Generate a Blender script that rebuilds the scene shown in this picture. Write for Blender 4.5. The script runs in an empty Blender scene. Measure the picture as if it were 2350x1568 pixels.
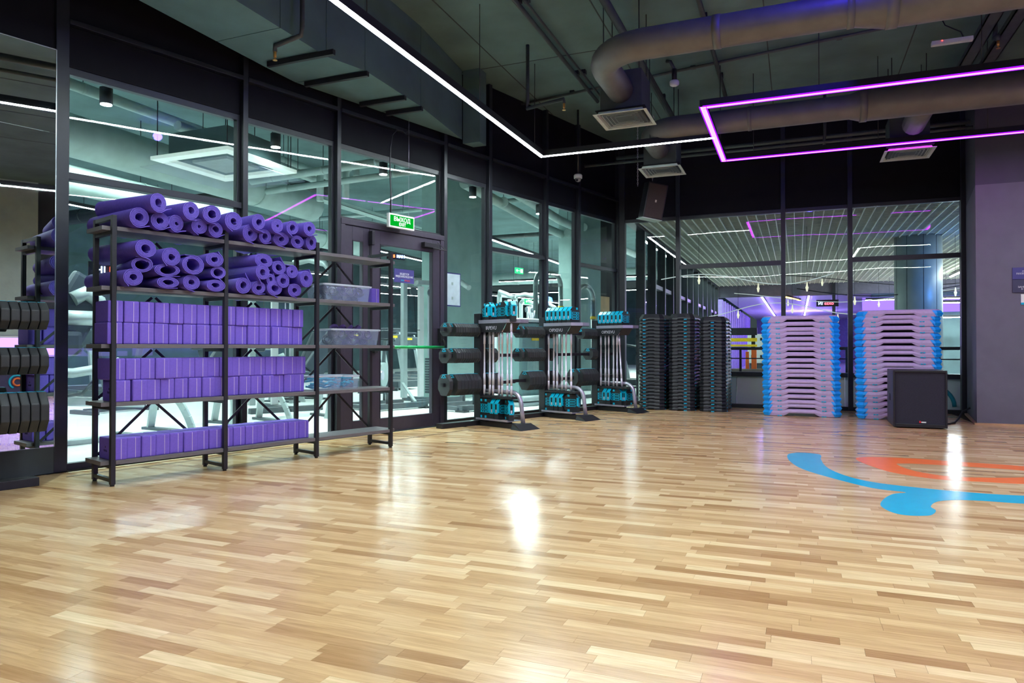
import bpy, bmesh, math, random
from mathutils import Vector, Matrix
R = math.radians
rnd = random.Random(11)
SC = bpy.context.scene
COL = SC.collection

# ------------------------------------------------------------------ camera, world, exposure
cam_d = bpy.data.cameras.new('camera')
cam_d.sensor_fit = 'HORIZONTAL'; cam_d.sensor_width = 36.0
cam_d.lens = 36.0 * 1611 / 2350
cam_d.clip_start = 0.05; cam_d.clip_end = 200
cam = bpy.data.objects.new('camera', cam_d); COL.objects.link(cam)
cam.location = (0, 0, 0.93); cam.rotation_euler = (R(90.57), 0, R(22.1))
SC.camera = cam
SC.view_settings.view_transform = 'Standard'
try: SC.view_settings.look = 'None'
except Exception: pass
SC.view_settings.gamma = 1.0
SC.view_settings.use_curve_mapping = False
SC.view_settings.exposure = 0.75
wd = bpy.data.worlds.new('world'); SC.world = wd; wd.use_nodes = True
wb = wd.node_tree.nodes['Background']
wb.inputs[0].default_value = (0.55, 0.75, 0.8, 1); wb.inputs[1].default_value = 0.05
try:
    SC.cycles.max_bounces = 9; SC.cycles.diffuse_bounces = 4; SC.cycles.glossy_bounces = 5
    SC.cycles.transparent_max_bounces = 16; SC.cycles.transmission_bounces = 4
    SC.cycles.sample_clamp_indirect = 6.0; SC.cycles.use_denoising = True
    SC.cycles.caustics_reflective = False; SC.cycles.caustics_refractive = False
except Exception: pass
LED_WHITE = 92.0      # radiance of the white ceiling strips in the studio
LED_VIOLET = 12.0      # radiance of the violet rectangle
GYM_TUBE = 115.0       # radiance of the gym light lines

# ------------------------------------------------------------------ helpers
def lin(c):
    return tuple(((v/255)/12.92 if v/255 <= .04045 else ((v/255+.055)/1.055)**2.4) for v in c)
MATS = {}
def mat(name, c, rough=.5, metal=0., var=.12, ns=9., bump=0., bs=60., spec=.5, emit=None, es=0., coat=0., stretch=None):
    m = bpy.data.materials.new(name); m.use_nodes = True
    nt = m.node_tree; N = nt.nodes; L = nt.links
    b = N['Principled BSDF']
    base = lin(c)
    b.inputs['Roughness'].default_value = rough; b.inputs['Metallic'].default_value = metal
    b.inputs['Specular IOR Level'].default_value = spec
    if coat: b.inputs['Coat Weight'].default_value = coat
    tc = N.new('ShaderNodeTexCoord')
    src = tc.outputs['Object']
    if stretch:
        mp = N.new('ShaderNodeMapping'); mp.inputs['Scale'].default_value = stretch
        L.new(src, mp.inputs['Vector']); src = mp.outputs['Vector']
    no = N.new('ShaderNodeTexNoise'); no.inputs['Scale'].default_value = ns; no.inputs['Detail'].default_value = 5
    L.new(src, no.inputs['Vector'])
    cr = N.new('ShaderNodeValToRGB')
    cr.color_ramp.elements[0].position = .3; cr.color_ramp.elements[1].position = .7
    cr.color_ramp.elements[0].color = tuple(max(0, v*(1-var)) for v in base)+(1,)
    cr.color_ramp.elements[1].color = tuple(min(1, v*(1+var)) for v in base)+(1,)
    L.new(no.outputs['Fac'], cr.inputs['Fac']); L.new(cr.outputs['Color'], b.inputs['Base Color'])
    if bump:
        n2 = N.new('ShaderNodeTexNoise'); n2.inputs['Scale'].default_value = bs; n2.inputs['Detail'].default_value = 3
        L.new(src, n2.inputs['Vector'])
        bp = N.new('ShaderNodeBump'); bp.inputs['Strength'].default_value = bump; bp.inputs['Distance'].default_value = .01
        L.new(n2.outputs['Fac'], bp.inputs['Height']); L.new(bp.outputs['Normal'], b.inputs['Normal'])
    if emit:
        b.inputs['Emission Color'].default_value = tuple(emit)+(1,); b.inputs['Emission Strength'].default_value = es
    MATS[name] = m
    return m
def emat(name, col, s):
    m = bpy.data.materials.new(name); m.use_nodes = True
    nt = m.node_tree; nt.nodes.clear()
    e = nt.nodes.new('ShaderNodeEmission'); o = nt.nodes.new('ShaderNodeOutputMaterial')
    e.inputs[0].default_value = tuple(col)+(1,); e.inputs[1].default_value = s
    nt.links.new(e.outputs[0], o.inputs[0]); MATS[name] = m
    return m
def glassmat(name, tint, ior=1.45, wavy=0.):
    m = bpy.data.materials.new(name); m.use_nodes = True
    nt = m.node_tree; nt.nodes.clear(); N = nt.nodes; L = nt.links
    t = N.new('ShaderNodeBsdfTransparent'); t.inputs[0].default_value = tuple(tint)+(1,)
    g = N.new('ShaderNodeBsdfGlossy'); g.inputs['Roughness'].default_value = 0.0
    lw = N.new('ShaderNodeLayerWeight'); lw.inputs['Blend'].default_value = .5
    pw = N.new('ShaderNodeMath'); pw.operation = 'POWER'; pw.inputs[1].default_value = 5.0
    f = N.new('ShaderNodeMath'); f.operation = 'MULTIPLY_ADD'; f.inputs[1].default_value = .9; f.inputs[2].default_value = .035
    L.new(lw.outputs['Facing'], pw.inputs[0]); L.new(pw.outputs[0], f.inputs[0])
    mx = N.new('ShaderNodeMixShader'); o = N.new('ShaderNodeOutputMaterial')
    L.new(f.outputs[0], mx.inputs[0]); L.new(t.outputs[0], mx.inputs[1]); L.new(g.outputs[0], mx.inputs[2])
    L.new(mx.outputs[0], o.inputs[0])
    if wavy:
        tc = N.new('ShaderNodeTexCoord'); no = N.new('ShaderNodeTexNoise'); no.inputs['Scale'].default_value = 1.1
        no.inputs['Detail'].default_value = 0
        bp = N.new('ShaderNodeBump'); bp.inputs['Strength'].default_value = wavy; bp.inputs['Distance'].default_value = .02
        L.new(tc.outputs['Object'], no.inputs['Vector']); L.new(no.outputs['Fac'], bp.inputs['Height'])
        L.new(bp.outputs['Normal'], g.inputs['Normal'])
    MATS[name] = m
    return m
def plasticmat(name, c, a):
    m = bpy.data.materials.new(name); m.use_nodes = True
    nt = m.node_tree; N = nt.nodes; L = nt.links
    b = N['Principled BSDF']; b.inputs['Base Color'].default_value = lin(c)+(1,); b.inputs['Roughness'].default_value = .25
    t = N.new('ShaderNodeBsdfTransparent'); mx = N.new('ShaderNodeMixShader'); mx.inputs[0].default_value = a
    L.new(t.outputs[0], mx.inputs[1]); L.new(b.outputs[0], mx.inputs[2])
    L.new(mx.outputs[0], N['Material Output'].inputs[0]); MATS[name] = m
    return m

class MB:
    def __init__(s): s.v = []; s.f = []; s.m = []; s.cur = 0; s.sm = []
    def add(s, vs, fs, M=None, smooth=False):
        o = len(s.v)
        for p in vs:
            p = Vector(p)
            s.v.append(tuple(M @ p) if M else tuple(p))
        for f in fs: s.f.append([i+o for i in f]); s.m.append(s.cur); s.sm.append(smooth)
        return s
    def box(s, x0, x1, y0, y1, z0, z1, M=None):
        vs = [(x0,y0,z0),(x1,y0,z0),(x1,y1,z0),(x0,y1,z0),(x0,y0,z1),(x1,y0,z1),(x1,y1,z1),(x0,y1,z1)]
        return s.add(vs, [(0,3,2,1),(4,5,6,7),(0,1,5,4),(1,2,6,5),(2,3,7,6),(3,0,4,7)], M)
    def bar(s, p0, p1, w, h, up=(0,0,1)):
        p0 = Vector(p0); p1 = Vector(p1); d = (p1-p0); l = d.length; d.normalize()
        up = Vector(up)
        if abs(d.dot(up)) > .98: up = Vector((0,1,0))
        a = d.cross(up).normalized(); b = a.cross(d).normalized()
        M = Matrix(((a.x,d.x,b.x,p0.x),(a.y,d.y,b.y,p0.y),(a.z,d.z,b.z,p0.z),(0,0,0,1)))
        return s.box(-w/2, w/2, 0, l, -h/2, h/2, M)
    def tube(s, pts, r, n=10, cap=True):
        pts = [Vector(p) for p in pts]; k = len(pts)
        rs = r if isinstance(r, (list, tuple)) else [r]*k
        ref = None; vs = []; fs = []
        for i, p in enumerate(pts):
            d = (pts[min(i+1, k-1)]-pts[max(i-1, 0)]).normalized()
            if ref is None:
                ref = Vector((0,0,1)) if abs(d.z) < .9 else Vector((1,0,0))
            a = (ref-d*ref.dot(d)).normalized(); b = d.cross(a); ref = a
            for j in range(n):
                t = 2*math.pi*j/n
                vs.append(p+(a*math.cos(t)+b*math.sin(t))*rs[i])
        for i in range(k-1):
            for j in range(n):
                fs.append((i*n+j, i*n+(j+1) % n, (i+1)*n+(j+1) % n, (i+1)*n+j))
        s.add(vs, fs, None, True)
        if cap:
            o = len(s.v)-len(vs)
            s.f.append([o+j for j in range(n)][::-1]); s.f.append([o+(k-1)*n+j for j in range(n)])
            s.m += [s.cur]*2; s.sm += [False]*2
        return s
    def cyl(s, p0, p1, r, n=16, r2=None): return s.tube([p0, p1], [r, r if r2 is None else r2], n)
    def prism(s, poly, z0, z1, M=None):
        n = len(poly)
        vs = [(x,y,z0) for x,y in poly]+[(x,y,z1) for x,y in poly]
        fs = [tuple(range(n))[::-1], tuple(range(n, 2*n))]+[(i, (i+1) % n, n+(i+1) % n, n+i) for i in range(n)]
        return s.add(vs, fs, M)
    def loft(s, rings, cap0=True, cap1=True, closed=True, smooth=False):
        n = len(rings[0]); vs = [p for r in rings for p in r]; fs = []
        for i in range(len(rings)-1):
            for j in range(n if closed else n-1):
                fs.append((i*n+j, i*n+(j+1) % n, (i+1)*n+(j+1) % n, (i+1)*n+j))
        if cap0: fs.append(tuple(range(n))[::-1])
        if cap1: fs.append(tuple(range((len(rings)-1)*n, len(rings)*n)))
        return s.add(vs, fs, None, smooth)
    def mesh(s, name, mats, bevel=0., seg=2):
        me = bpy.data.meshes.new(name); me.from_pydata(s.v, [], s.f)
        for m in (mats if isinstance(mats, (list, tuple)) else [mats]): me.materials.append(m)
        me.polygons.foreach_set('material_index', s.m)
        me.polygons.foreach_set('use_smooth', s.sm)
        bm = bmesh.new(); bm.from_mesh(me)
        bmesh.ops.recalc_face_normals(bm, faces=bm.faces)
        if bevel:
            es = [e for e in bm.edges if len(e.link_faces) == 2 and e.calc_face_angle(0) > .6]
            bmesh.ops.bevel(bm, geom=es, offset=bevel, segments=seg, affect='EDGES', profile=.6)
        bm.to_mesh(me); bm.free(); me.update()
        return me
    def build(s, name, mats, parent=None, bevel=0., loc=None, rz=0., seg=2):
        o = bpy.data.objects.new(name, s.mesh(name, mats, bevel, seg)); COL.objects.link(o)
        if parent: o.parent = parent
        if loc is not None: o.location = loc
        if rz: o.rotation_euler = (0, 0, rz)
        return o
def link(name, me, parent=None, loc=(0,0,0), rz=0.):
    o = bpy.data.objects.new(name, me); COL.objects.link(o); o.parent = parent
    o.location = loc; o.rotation_euler = (0,0,rz)
    return o
def tag(o, label=None, cat=None, group=None, kind=None):
    if label: o['label'] = label
    if cat: o['category'] = cat
    if group: o['group'] = group
    if kind: o['kind'] = kind
    return o
def thing(name, label, cat, loc=(0,0,0), rz=0., group=None, kind=None):
    o = bpy.data.objects.new(name, None); COL.objects.link(o); o.empty_display_size = .1
    o.location = loc; o.rotation_euler = (0,0,rz)
    return tag(o, label, cat, group, kind)
def struct(name, loc=(0,0,0), rz=0.):
    o = bpy.data.objects.new(name, None); COL.objects.link(o); o.location = loc; o.rotation_euler = (0,0,rz)
    o['kind'] = 'structure'
    return o
def dup(o, loc, rz=None, label=None, parent=None):
    c = o.copy(); COL.objects.link(c)
    if parent: c.parent = parent
    else:
        c.location = loc
        if rz is not None: c.rotation_euler = (0,0,rz)
        if label: c['label'] = label
    for ch in o.children: dup(ch, None, parent=c)
    return c
def text(body, size, m, parent, loc, rot, name='lettering', ext=.001, align='CENTER', sx=1.):
    cu = bpy.data.curves.new('t', 'FONT'); cu.body = body; cu.size = size; cu.extrude = ext
    cu.align_x = align; cu.align_y = 'CENTER'; cu.resolution_u = 2
    to = bpy.data.objects.new('t', cu); COL.objects.link(to)
    bpy.context.view_layer.update()
    me = bpy.data.meshes.new_from_object(to.evaluated_get(bpy.context.evaluated_depsgraph_get()))
    bpy.data.objects.remove(to); me.name = name; me.materials.clear(); me.materials.append(m)
    o = bpy.data.objects.new(name, me); COL.objects.link(o); o.parent = parent
    o.location = loc; o.rotation_euler = rot; o.scale = (sx, 1, 1)
    return o
ORD = ['first','second','third','fourth','fifth','sixth','seventh','eighth','ninth','tenth','eleventh','twelfth','thirteenth',
       'fourteenth','fifteenth','sixteenth','seventeenth','eighteenth','nineteenth','twentieth','twenty-first','twenty-second',
       'twenty-third','twenty-fourth','twenty-fifth','twenty-sixth','twenty-seventh','twenty-eighth']
def arc(c, r, a0, a1, n, ax, ay):
    c = Vector(c); ax = Vector(ax); ay = Vector(ay)
    return [c+ax*r*math.cos(a0+(a1-a0)*i/n)+ay*r*math.sin(a0+(a1-a0)*i/n) for i in range(n+1)]
def catmull(P, k=6, closed=True):
    out = []; n = len(P)
    for i in range(n):
        p0, p1, p2, p3 = (Vector(P[(i+j-1) % n]) for j in range(4))
        for q in range(k):
            t = q/k
            out.append(.5*((2*p1)+(p2-p0)*t+(2*p0-5*p1+4*p2-p3)*t*t+(3*p1-p0-3*p2+p3)*t**3))
    return out

# ------------------------------------------------------------------ materials
frame_m = mat('dark_frame', (30,32,40), .38, 0, .08, 20, .05, 200)
spandrel_m = mat('dark_panel', (17,17,25), .7, 0, .15, 6, spec=.2)
paint_dark = mat('dark_wall_paint', (52,53,64), .8, 0, .1, 4, .1, 90)
grey_wall = mat('grey_wall_paint', (106,103,118), .8, 0, .06, 5, .12, 120)
upper_wall = mat('upper_wall_paint', (74,73,88), .8, 0, .06, 5, .12, 120)
slab_m = mat('ceiling_concrete', (92,116,116), .85, 0, .22, 1.6, .25, 14)
duct_m = mat('duct_grey', (106,103,102), .5, .25, .12, 7, .06, 30)
duct_dark = mat('rect_duct_paint', (82,108,110), .7, 0, .15, 3, .1, 25)
pipe_m = mat('pipe_paint', (70,74,76), .55, .1, .15, 8)
black_m = mat('black_metal', (34,33,39), .42, .2, .1, 30, .04, 300)
blackp = mat('black_plastic', (30,31,34), .45, 0, .15, 25, .1, 350)
rubber = mat('black_rubber', (44,46,49), .5, 0, .18, 22, .12, 260)
shelf_m = mat('shelf_board', (98,92,96), .5, 0, .16, 14, .05, 120, stretch=(1,12,12))
block_m = mat('foam_purple', (110,84,192), .8, 0, .06, 60, .12, 420)
stripe_m = mat('stripe_pale', (226,204,226), .6)
matroll_m = mat('mat_purple', (96,74,178), .72, 0, .1, 50, .15, 500)
turq = mat('turquoise_plastic', (0,178,212), .35, 0, .06)
chrome = mat('chrome_steel', (214,208,222), .3, .25, .05)
silver = mat('silver_paint', (176,170,186), .32, .6, .06)
deck_m = mat('mauve_plastic', (186,164,202), .55, 0, .05, 30, .08, 300)
deck_blue = mat('blue_rubber', (8,158,248), .5, 0, .08)
step_m = mat('step_plastic', (36,37,42), .38, 0, .15, 18, .1, 250)
white_m = mat('white_plastic', (228,230,230), .4, 0, .03)
sign_navy = mat('navy_sign', (66,62,128), .5, 0, .05)
ink = mat('white_ink', (238,238,245), .6, 0, .02)
green_lit = emat('exit_green', (0.0, .36, .02), .75)
white_lit = emat('exit_white', (.9, 1, .95), 1.6)
led_w = emat('led_white', (.84, .98, 1.0), LED_WHITE)
led_v = emat('led_violet', (.74, .035, 1.0), LED_VIOLET)
tube_w = emat('gym_light', (.78, 1.0, .97), GYM_TUBE)
pane_m = glassmat('clear_glass', (.94,.985,.975), 1.5, .12)
pane_b = glassmat('back_glass', (.95,.98,.97), 1.5, .16)
bin_m = plasticmat('clear_bin', (205,215,245), .13)
green_bar = mat('green_bar', (22,170,92), .35)
mirror_m = bpy.data.materials.new('mirror_glass'); mirror_m.use_nodes = True
_b = mirror_m.node_tree.nodes['Principled BSDF']; _b.inputs['Metallic'].default_value = 1; _b.inputs['Roughness'].default_value = .01
_b.inputs['Base Color'].default_value = (.78,.84,.84,1)
gymfloor_m = mat('gym_floor', (236,240,238), .35, 0, .06, 2)
machine_w = mat('machine_grey', (178,190,190), .38, .2, .08)
machine_d = mat('machine_dark', (74,84,90), .45, .2, .1)
pad_m = mat('machine_pad', (46,56,66), .5, 0, .1)
yellow_m = mat('yellow_label', (240,200,20), .5)
green_conc = mat('gym_concrete', (150,176,172), .8, 0, .12, 3, .2, 20)

def woodmat():
    m = bpy.data.materials.new('oak_strip'); m.use_nodes = True
    nt = m.node_tree; N = nt.nodes; L = nt.links; b = N['Principled BSDF']
    oi = N.new('ShaderNodeObjectInfo'); ge = N.new('ShaderNodeNewGeometry')
    ad = N.new('ShaderNodeMath'); ad.operation = 'ADD'
    L.new(oi.outputs['Random'], ad.inputs[0]); L.new(ge.outputs['Random Per Island'], ad.inputs[1])
    wn = N.new('ShaderNodeTexWhiteNoise'); wn.noise_dimensions = '1D'
    ml = N.new('ShaderNodeMath'); ml.operation = 'MULTIPLY'; ml.inputs[1].default_value = 91.7
    L.new(ad.outputs[0], ml.inputs[0]); L.new(ml.outputs[0], wn.inputs['W'])
    cr = N.new('ShaderNodeValToRGB'); e = cr.color_ramp.elements
    cols = [(0,(170,128,86)),(.12,(190,150,106)),(.42,(205,167,122)),(.72,(215,179,135)),(1,(230,201,160))]
    e[0].position = 0; e[0].color = lin(cols[0][1])+(1,); e[1].position = 1; e[1].color = lin(cols[-1][1])+(1,)
    for p, c in cols[1:-1]:
        q = e.new(p); q.color = lin(c)+(1,)
    L.new(wn.outputs['Value'], cr.inputs['Fac'])
    mp = N.new('ShaderNodeMapping'); mp.inputs['Scale'].default_value = (2.2, 34, 1)
    of = N.new('ShaderNodeVectorMath'); of.operation = 'ADD'
    L.new(ge.outputs['Position'], of.inputs[0]); L.new(wn.outputs['Color'], of.inputs[1])
    L.new(of.outputs[0], mp.inputs['Vector'])
    no = N.new('ShaderNodeTexNoise'); no.inputs['Scale'].default_value = 2.2; no.inputs['Detail'].default_value = 7
    no.inputs['Distortion'].default_value = .9
    L.new(mp.outputs[0], no.inputs['Vector'])
    g2 = N.new('ShaderNodeValToRGB'); g2.color_ramp.elements[0].position = .28; g2.color_ramp.elements[1].position = .7
    g2.color_ramp.elements[0].color = (.76,.70,.63,1); g2.color_ramp.elements[1].color = (1.08,1.06,1.04,1)
    L.new(no.outputs['Fac'], g2.inputs['Fac'])
    mx = N.new('ShaderNodeMix'); mx.data_type = 'RGBA'; mx.blend_type = 'MULTIPLY'; mx.inputs['Factor'].default_value = .85
    L.new(cr.outputs['Color'], mx.inputs[6]); L.new(g2.outputs['Color'], mx.inputs[7])
    L.new(mx.outputs[2], b.inputs['Base Color'])
    r2 = N.new('ShaderNodeMapRange'); r2.inputs[3].default_value = .14; r2.inputs[4].default_value = .26
    L.new(no.outputs['Fac'], r2.inputs[0]); L.new(r2.outputs[0], b.inputs['Roughness'])
    b.inputs['Specular IOR Level'].default_value = .5
    return m
wood_m = woodmat()

# ------------------------------------------------------------------ frames of reference
# glass wall: s runs along it, d stands off it into the studio
WA = Vector((-5.129, 3.622, 0)); wang = R(16.5)
WU = Vector((math.sin(wang), math.cos(wang), 0)); WN = Vector((WU.y, -WU.x, 0))
WR = R(73.5)                                   # local x = along the wall, local -y = into the studio
def W(s, d=0., z=0.): return WA+WU*s+WN*d+Vector((0,0,z))
CEIL = 4.4; BACK = 11.6; TOP = 3.035

# ------------------------------------------------------------------ floor
fl = MB()
fl.prism([(-7.3,-3),(7,-3),(7,11.75),(-2.7,11.75)], -.06, -.0115)
floor = fl.build('floor', mat('subfloor', (58,40,26), .8)); floor['kind'] = 'structure'
cy_, sy_ = math.cos(R(22.1)), math.sin(R(22.1))
def seen(x, y):
    a = cy_*x+sy_*y; b = -sy_*x+cy_*y
    if b < .3: return None
    px = 1175+1611*a/b; py = 800+1611*.93/b
    return (b if -60 < px < 2410 and py < 1600 else None)
planks = []; roww = .0595; y = -.6; ri = 0
while y < BACK-.01:
    y1 = min(y+roww, BACK)
    xl = max(WA.x+.2962*(y1-WA.y), WA.x+.2962*(y-WA.y))+.03
    xr = 6.4 if y1 < 10.08 else 2.03
    x = xl-rnd.random()*.4
    while x < xr:
        L_ = rnd.choice([.22,.27,.31,.36,.40,.44,.5])
        a, b = max(x, xl), min(x+L_, xr)
        if b-a > .02: planks.append((a, b, y, y1))
        x += L_
    y = y1
vis = sorted([(seen((p[0]+p[1])/2, (p[2]+p[3])/2) or 99, i) for i, p in enumerate(planks)])
near = [i for q, i in vis if q < 90][:300]
unit = MB().add([(0,0,-1),(1,0,-1),(1,1,-1),(0,1,-1),(0,0,0),(1,0,0),(1,1,0),(0,1,0)],
                [(4,5,6,7),(0,1,5,4),(1,2,6,5),(2,3,7,6),(3,0,4,7)])
ume = unit.mesh('plank', wood_m)
gap = .00035
ns_ = set(near)
rest = MB()
for i, (a, b, c, d) in enumerate(planks):
    if i in ns_:
        o = link('plank', ume, floor, (a+gap, c+gap, 0)); o.scale = (b-a-2*gap, d-c-2*gap, .0115)
    else:
        rest.add([(a+gap,c+gap,-.0115),(b-gap,c+gap,-.0115),(b-gap,d-gap,-.0115),(a+gap,d-gap,-.0115),(a+gap,c+gap,0),(b-gap,c+gap,0),(b-gap,d-gap,0),(a+gap,d-gap,0)],
                 [(4,5,6,7),(0,1,5,4),(1,2,6,5),(2,3,7,6),(3,0,4,7)])
rest.build('plank_field', wood_m, floor)['kind'] = 'stuff'
# dark joint strip that runs along the glass wall, and the wooden edge strip
jt = MB(); jt.bar(W(-.05,.25,.0006), W(1.9,.235,.0006), .012, .002); jt.bar(W(2.2,.60,.0006), W(4.1,.53,.0006), .012, .002)
tag(jt.build('trim_1', mat('joint_dark', (70,46,28), .6)), kind='structure')
es = MB(); es.bar(W(.02,.09,.002), W(8.3,.09,.002), .045, .006)
tag(es.build('trim_2', mat('edge_strip', (206,176,126), .4, 0, .15, 6)), kind='structure')

# ------------------------------------------------------------------ shell: ceiling, glass wall, back wall, right wall
cb = MB(); cb.box(-26, 16, -3.2, 36, CEIL, CEIL+.25); cb.build('ceiling', slab_m)['kind'] = 'structure'
seams = MB()
for xx in (-4.9, -3.35, -1.9, -.3, 1.2, 2.8): seams.box(xx-.006, xx+.006, -3, 11.6, CEIL-.004, CEIL)
for yy in (2.2, 5.1, 7.9): seams.box(-6, 6, yy-.005, yy+.005, CEIL-.004, CEIL)
tag(seams.build('trim_3', mat('seam_dark', (60,66,66), .9)), kind='structure')

wall_left = struct('wall_left', WA, WR)
P = [(-.05,.04),(1.472,1.523),(2.531,2.58),(4.117,4.172),(4.958,5.02),(6.233,6.287),(7.083,7.145),(8.30,8.36)]
for a, b in P:
    MB().box(a, b, 0, .13, 0, CEIL).build('post', frame_m, wall_left, .004)
GL = .085                                       # the glazing sits back from the posts
def bay(i, a, b, transom=None, z0=0.05):
    w = struct('window_%d' % i, WA, WR)
    fr = MB(); t = .045
    fr.box(a, b, GL-.03, GL+.03, TOP, TOP+.055); fr.box(a, b, GL-.03, GL+.03, 0 if z0 < .1 else z0-.05, z0)
    fr.box(a, a+.022, GL-.03, GL+.03, z0, TOP); fr.box(b-.03, b, GL-.03, GL+.03, z0, TOP)
    fr.build('frame', frame_m, w, .003)
    if transom:
        MB().box(a, b, .02, GL+.03, transom, transom+.055).build('transom', frame_m, w, .003)
    zs = [(z0, transom if transom else TOP)]+([(transom+.055, TOP)] if transom else [])
    for p, q in zs: MB().box(a+.02, b-.028, GL-.004, GL+.004, p-.005, q+.005).build('pane', pane_m, w)
    return w
bay(1, .04, 1.472, 2.22); bay(2, 1.523, 2.531); bay(4, 4.172, 4.958); bay(5, 5.02, 6.233, 2.215); bay(6, 6.287, 7.083); bay(7, 7.145, 8.30, 2.21)
w3 = bay(3, 2.58, 4.117, None, 2.325)
for (a0, a1), (b0, b1) in zip(P[:-1], P[1:]):
    MB().box(a1, b0, .05, .11, TOP+.055, 3.40).build('spandrel_panel', spandrel_m, wall_left, .003)
    MB().box(a1, b0, -.01, .12, 3.40, 3.44).build('top_rail', frame_m, wall_left, .003)
    MB().box(a1, b0, .07, .12, 3.44, CEIL).build('upper_panel', spandrel_m, wall_left)
# mirror end of the wall, nearer the camera
MB().box(-6.5, -.05, 0, .14, 0, .20).build('skirting_panel', mat('anthracite_panel', (60,66,72), .6, 0, .1, 8, .1, 150), wall_left)
MB().box(-6.5, -.05, .02, .14, 3.17, CEIL).build('upper_panel', spandrel_m, wall_left)
mir = thing('wall_mirror', 'tall frameless wall mirror in stacked sheets beside the first glass bay', 'mirror', WA, WR)
for z0, z1 in ((.20,.876),(.88,2.539),(2.543,3.17)):
    for x0, x1 in ((-1.95,-.052),(-3.9,-1.954),(-5.85,-3.904)):
        MB().box(x0, x1, -.006, .018, z0, z1).build('mirror_sheet', mirror_m, mir)
edge = MB(); edge.box(-.052, -.046, -.008, .02, .20, 3.17); edge.box(-5.85, -.05, -.008, .02, 3.168, 3.174); edge.box(-5.85,-.05,-.008,.02,.196,.2)
edge.build('edge_trim', mat('mirror_edge', (186,198,200), .25, .6), mir)

# door in bay 3
door = struct('door_1', WA, WR)
dm = mat('door_frame', (54,48,62), .42, 0, .08, 20, .04, 200)
fr = MB(); fr.box(2.58, 4.117, -.005, .10, 2.235, 2.295); fr.box(2.58, 2.635, .0, .10, 0, 2.235); fr.box(4.055, 4.117, .0, .10, 0, 2.235)
fr.build('frame', dm, door, .004)
def leaf(x0, x1, gx0, gx1, nm):
    m = MB()
    m.box(x0, gx0, .01, .07, .012, 2.23); m.box(gx1, x1, .01, .07, .012, 2.23)
    m.box(gx0, gx1, .01, .07, .012, .16); m.box(gx0, gx1, .01, .07, 2.08, 2.23)
    o = m.build('leaf', dm, door, .003)
    MB().box(gx0-.01, gx1+.01, .036, .044, .15, 2.09).build('pane', pane_m, o)
    g = MB(); g.box(gx0, gx0+.008, .006, .012, .16, 2.08); g.box(gx1-.012, gx1, .004, .012, .16, 2.08); g.box(gx0, gx1, .004, .012, 2.07, 2.08)
    g.build('glazing_bead', black_m, o)
    return o
lf1 = leaf(2.64, 2.965, 2.735, 2.878, 'narrow'); lf2 = leaf(2.972, 4.05, 3.115, 3.93, 'main')
MB().cyl((3.05,-.085,.945), (4.02,-.085,.945), .0165, 14).build('push_bar', green_bar, lf2)['label'] = 'green panic push bar'
h = MB(); h.tube([(4.0,-.085,.945),(4.03,-.085,.945),(4.052,-.08,.965),(4.055,-.06,1.0),(4.05,-.04,1.04)], .016, 8)
h.box(4.012, 4.062, -.05, .01, 1.0, 1.17); h.tube([(3.07,-.085,.945),(3.045,-.085,.945),(3.03,-.06,.95),(3.03,-.02,.96)], .015, 8); h.box(3.005, 3.055, -.03, .01, .88, 1.02)
h.build('bar_bracket', blackp, lf2, .004)
c = MB(); c.box(3.74, 3.98, -.05, .01, 2.12, 2.175); c.bar((3.86,-.06,2.115),(4.06,-.09,2.10),.018,.012); c.bar((4.06,-.09,2.10),(3.99,-.01,2.2),.016,.012)
c.build('door_closer', black_m, lf2, .003)
b = MB(); b.box(2.945, 2.985, -.06, .0, 2.05, 2.2); b.cyl((2.965,-.02,.03),(2.965,-.02,2.06),.009,8); b.build('bolt_rod', black_m, lf1, .004)

def gsign(s0, s1, z0, z1, name, label, m):
    o = thing(name, label, 'sign', W((s0+s1)/2, -.03, (z0+z1)/2), WR)
    MB().box(-(s1-s0)/2, (s1-s0)/2, -.004, .004, -(z1-z0)/2, (z1-z0)/2).build('panel', m, o)
    return o
o = gsign(3.34, 3.64, 1.68, 1.835, 'notice_sign', 'small violet notice with white lettering stuck on the door glass', sign_navy)
text('ВЕДЕТСЯ', .030, ink, o, (0,-.006,.022), (R(90),0,0))
text('ВИДЕОНАБЛЮДЕНИЕ', .030, ink, o, (0,-.006,-.008), (R(90),0,0), sx=.82)
text('DDX', .024, turq, o, (-.028,-.006,-.052), (R(90),0,0)); text('FITNESS', .024, mat('sign_red', (230,80,90), .6), o, (.042,-.006,-.052), (R(90),0,0))
o = thing('notice_board', 'white board in a dark blue frame seen beyond the glass right of the door', 'board', W(4.36,-.10,1.67), WR)
MB().box(-.185,.15,-.004,.008,-.215,.205).build('frame', sign_navy, o)
MB().box(-.17,.135,-.008,-.003,-.2,.19).build('board', mat('board_white', (214,216,228), .5), o)
stk = mat('sticker_grey', (176,184,186), .5)
for z in (.05,-.13): MB().box(-.02,.01,-.010,-.007,z,z+.035).build('sticker', stk, o)

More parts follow.
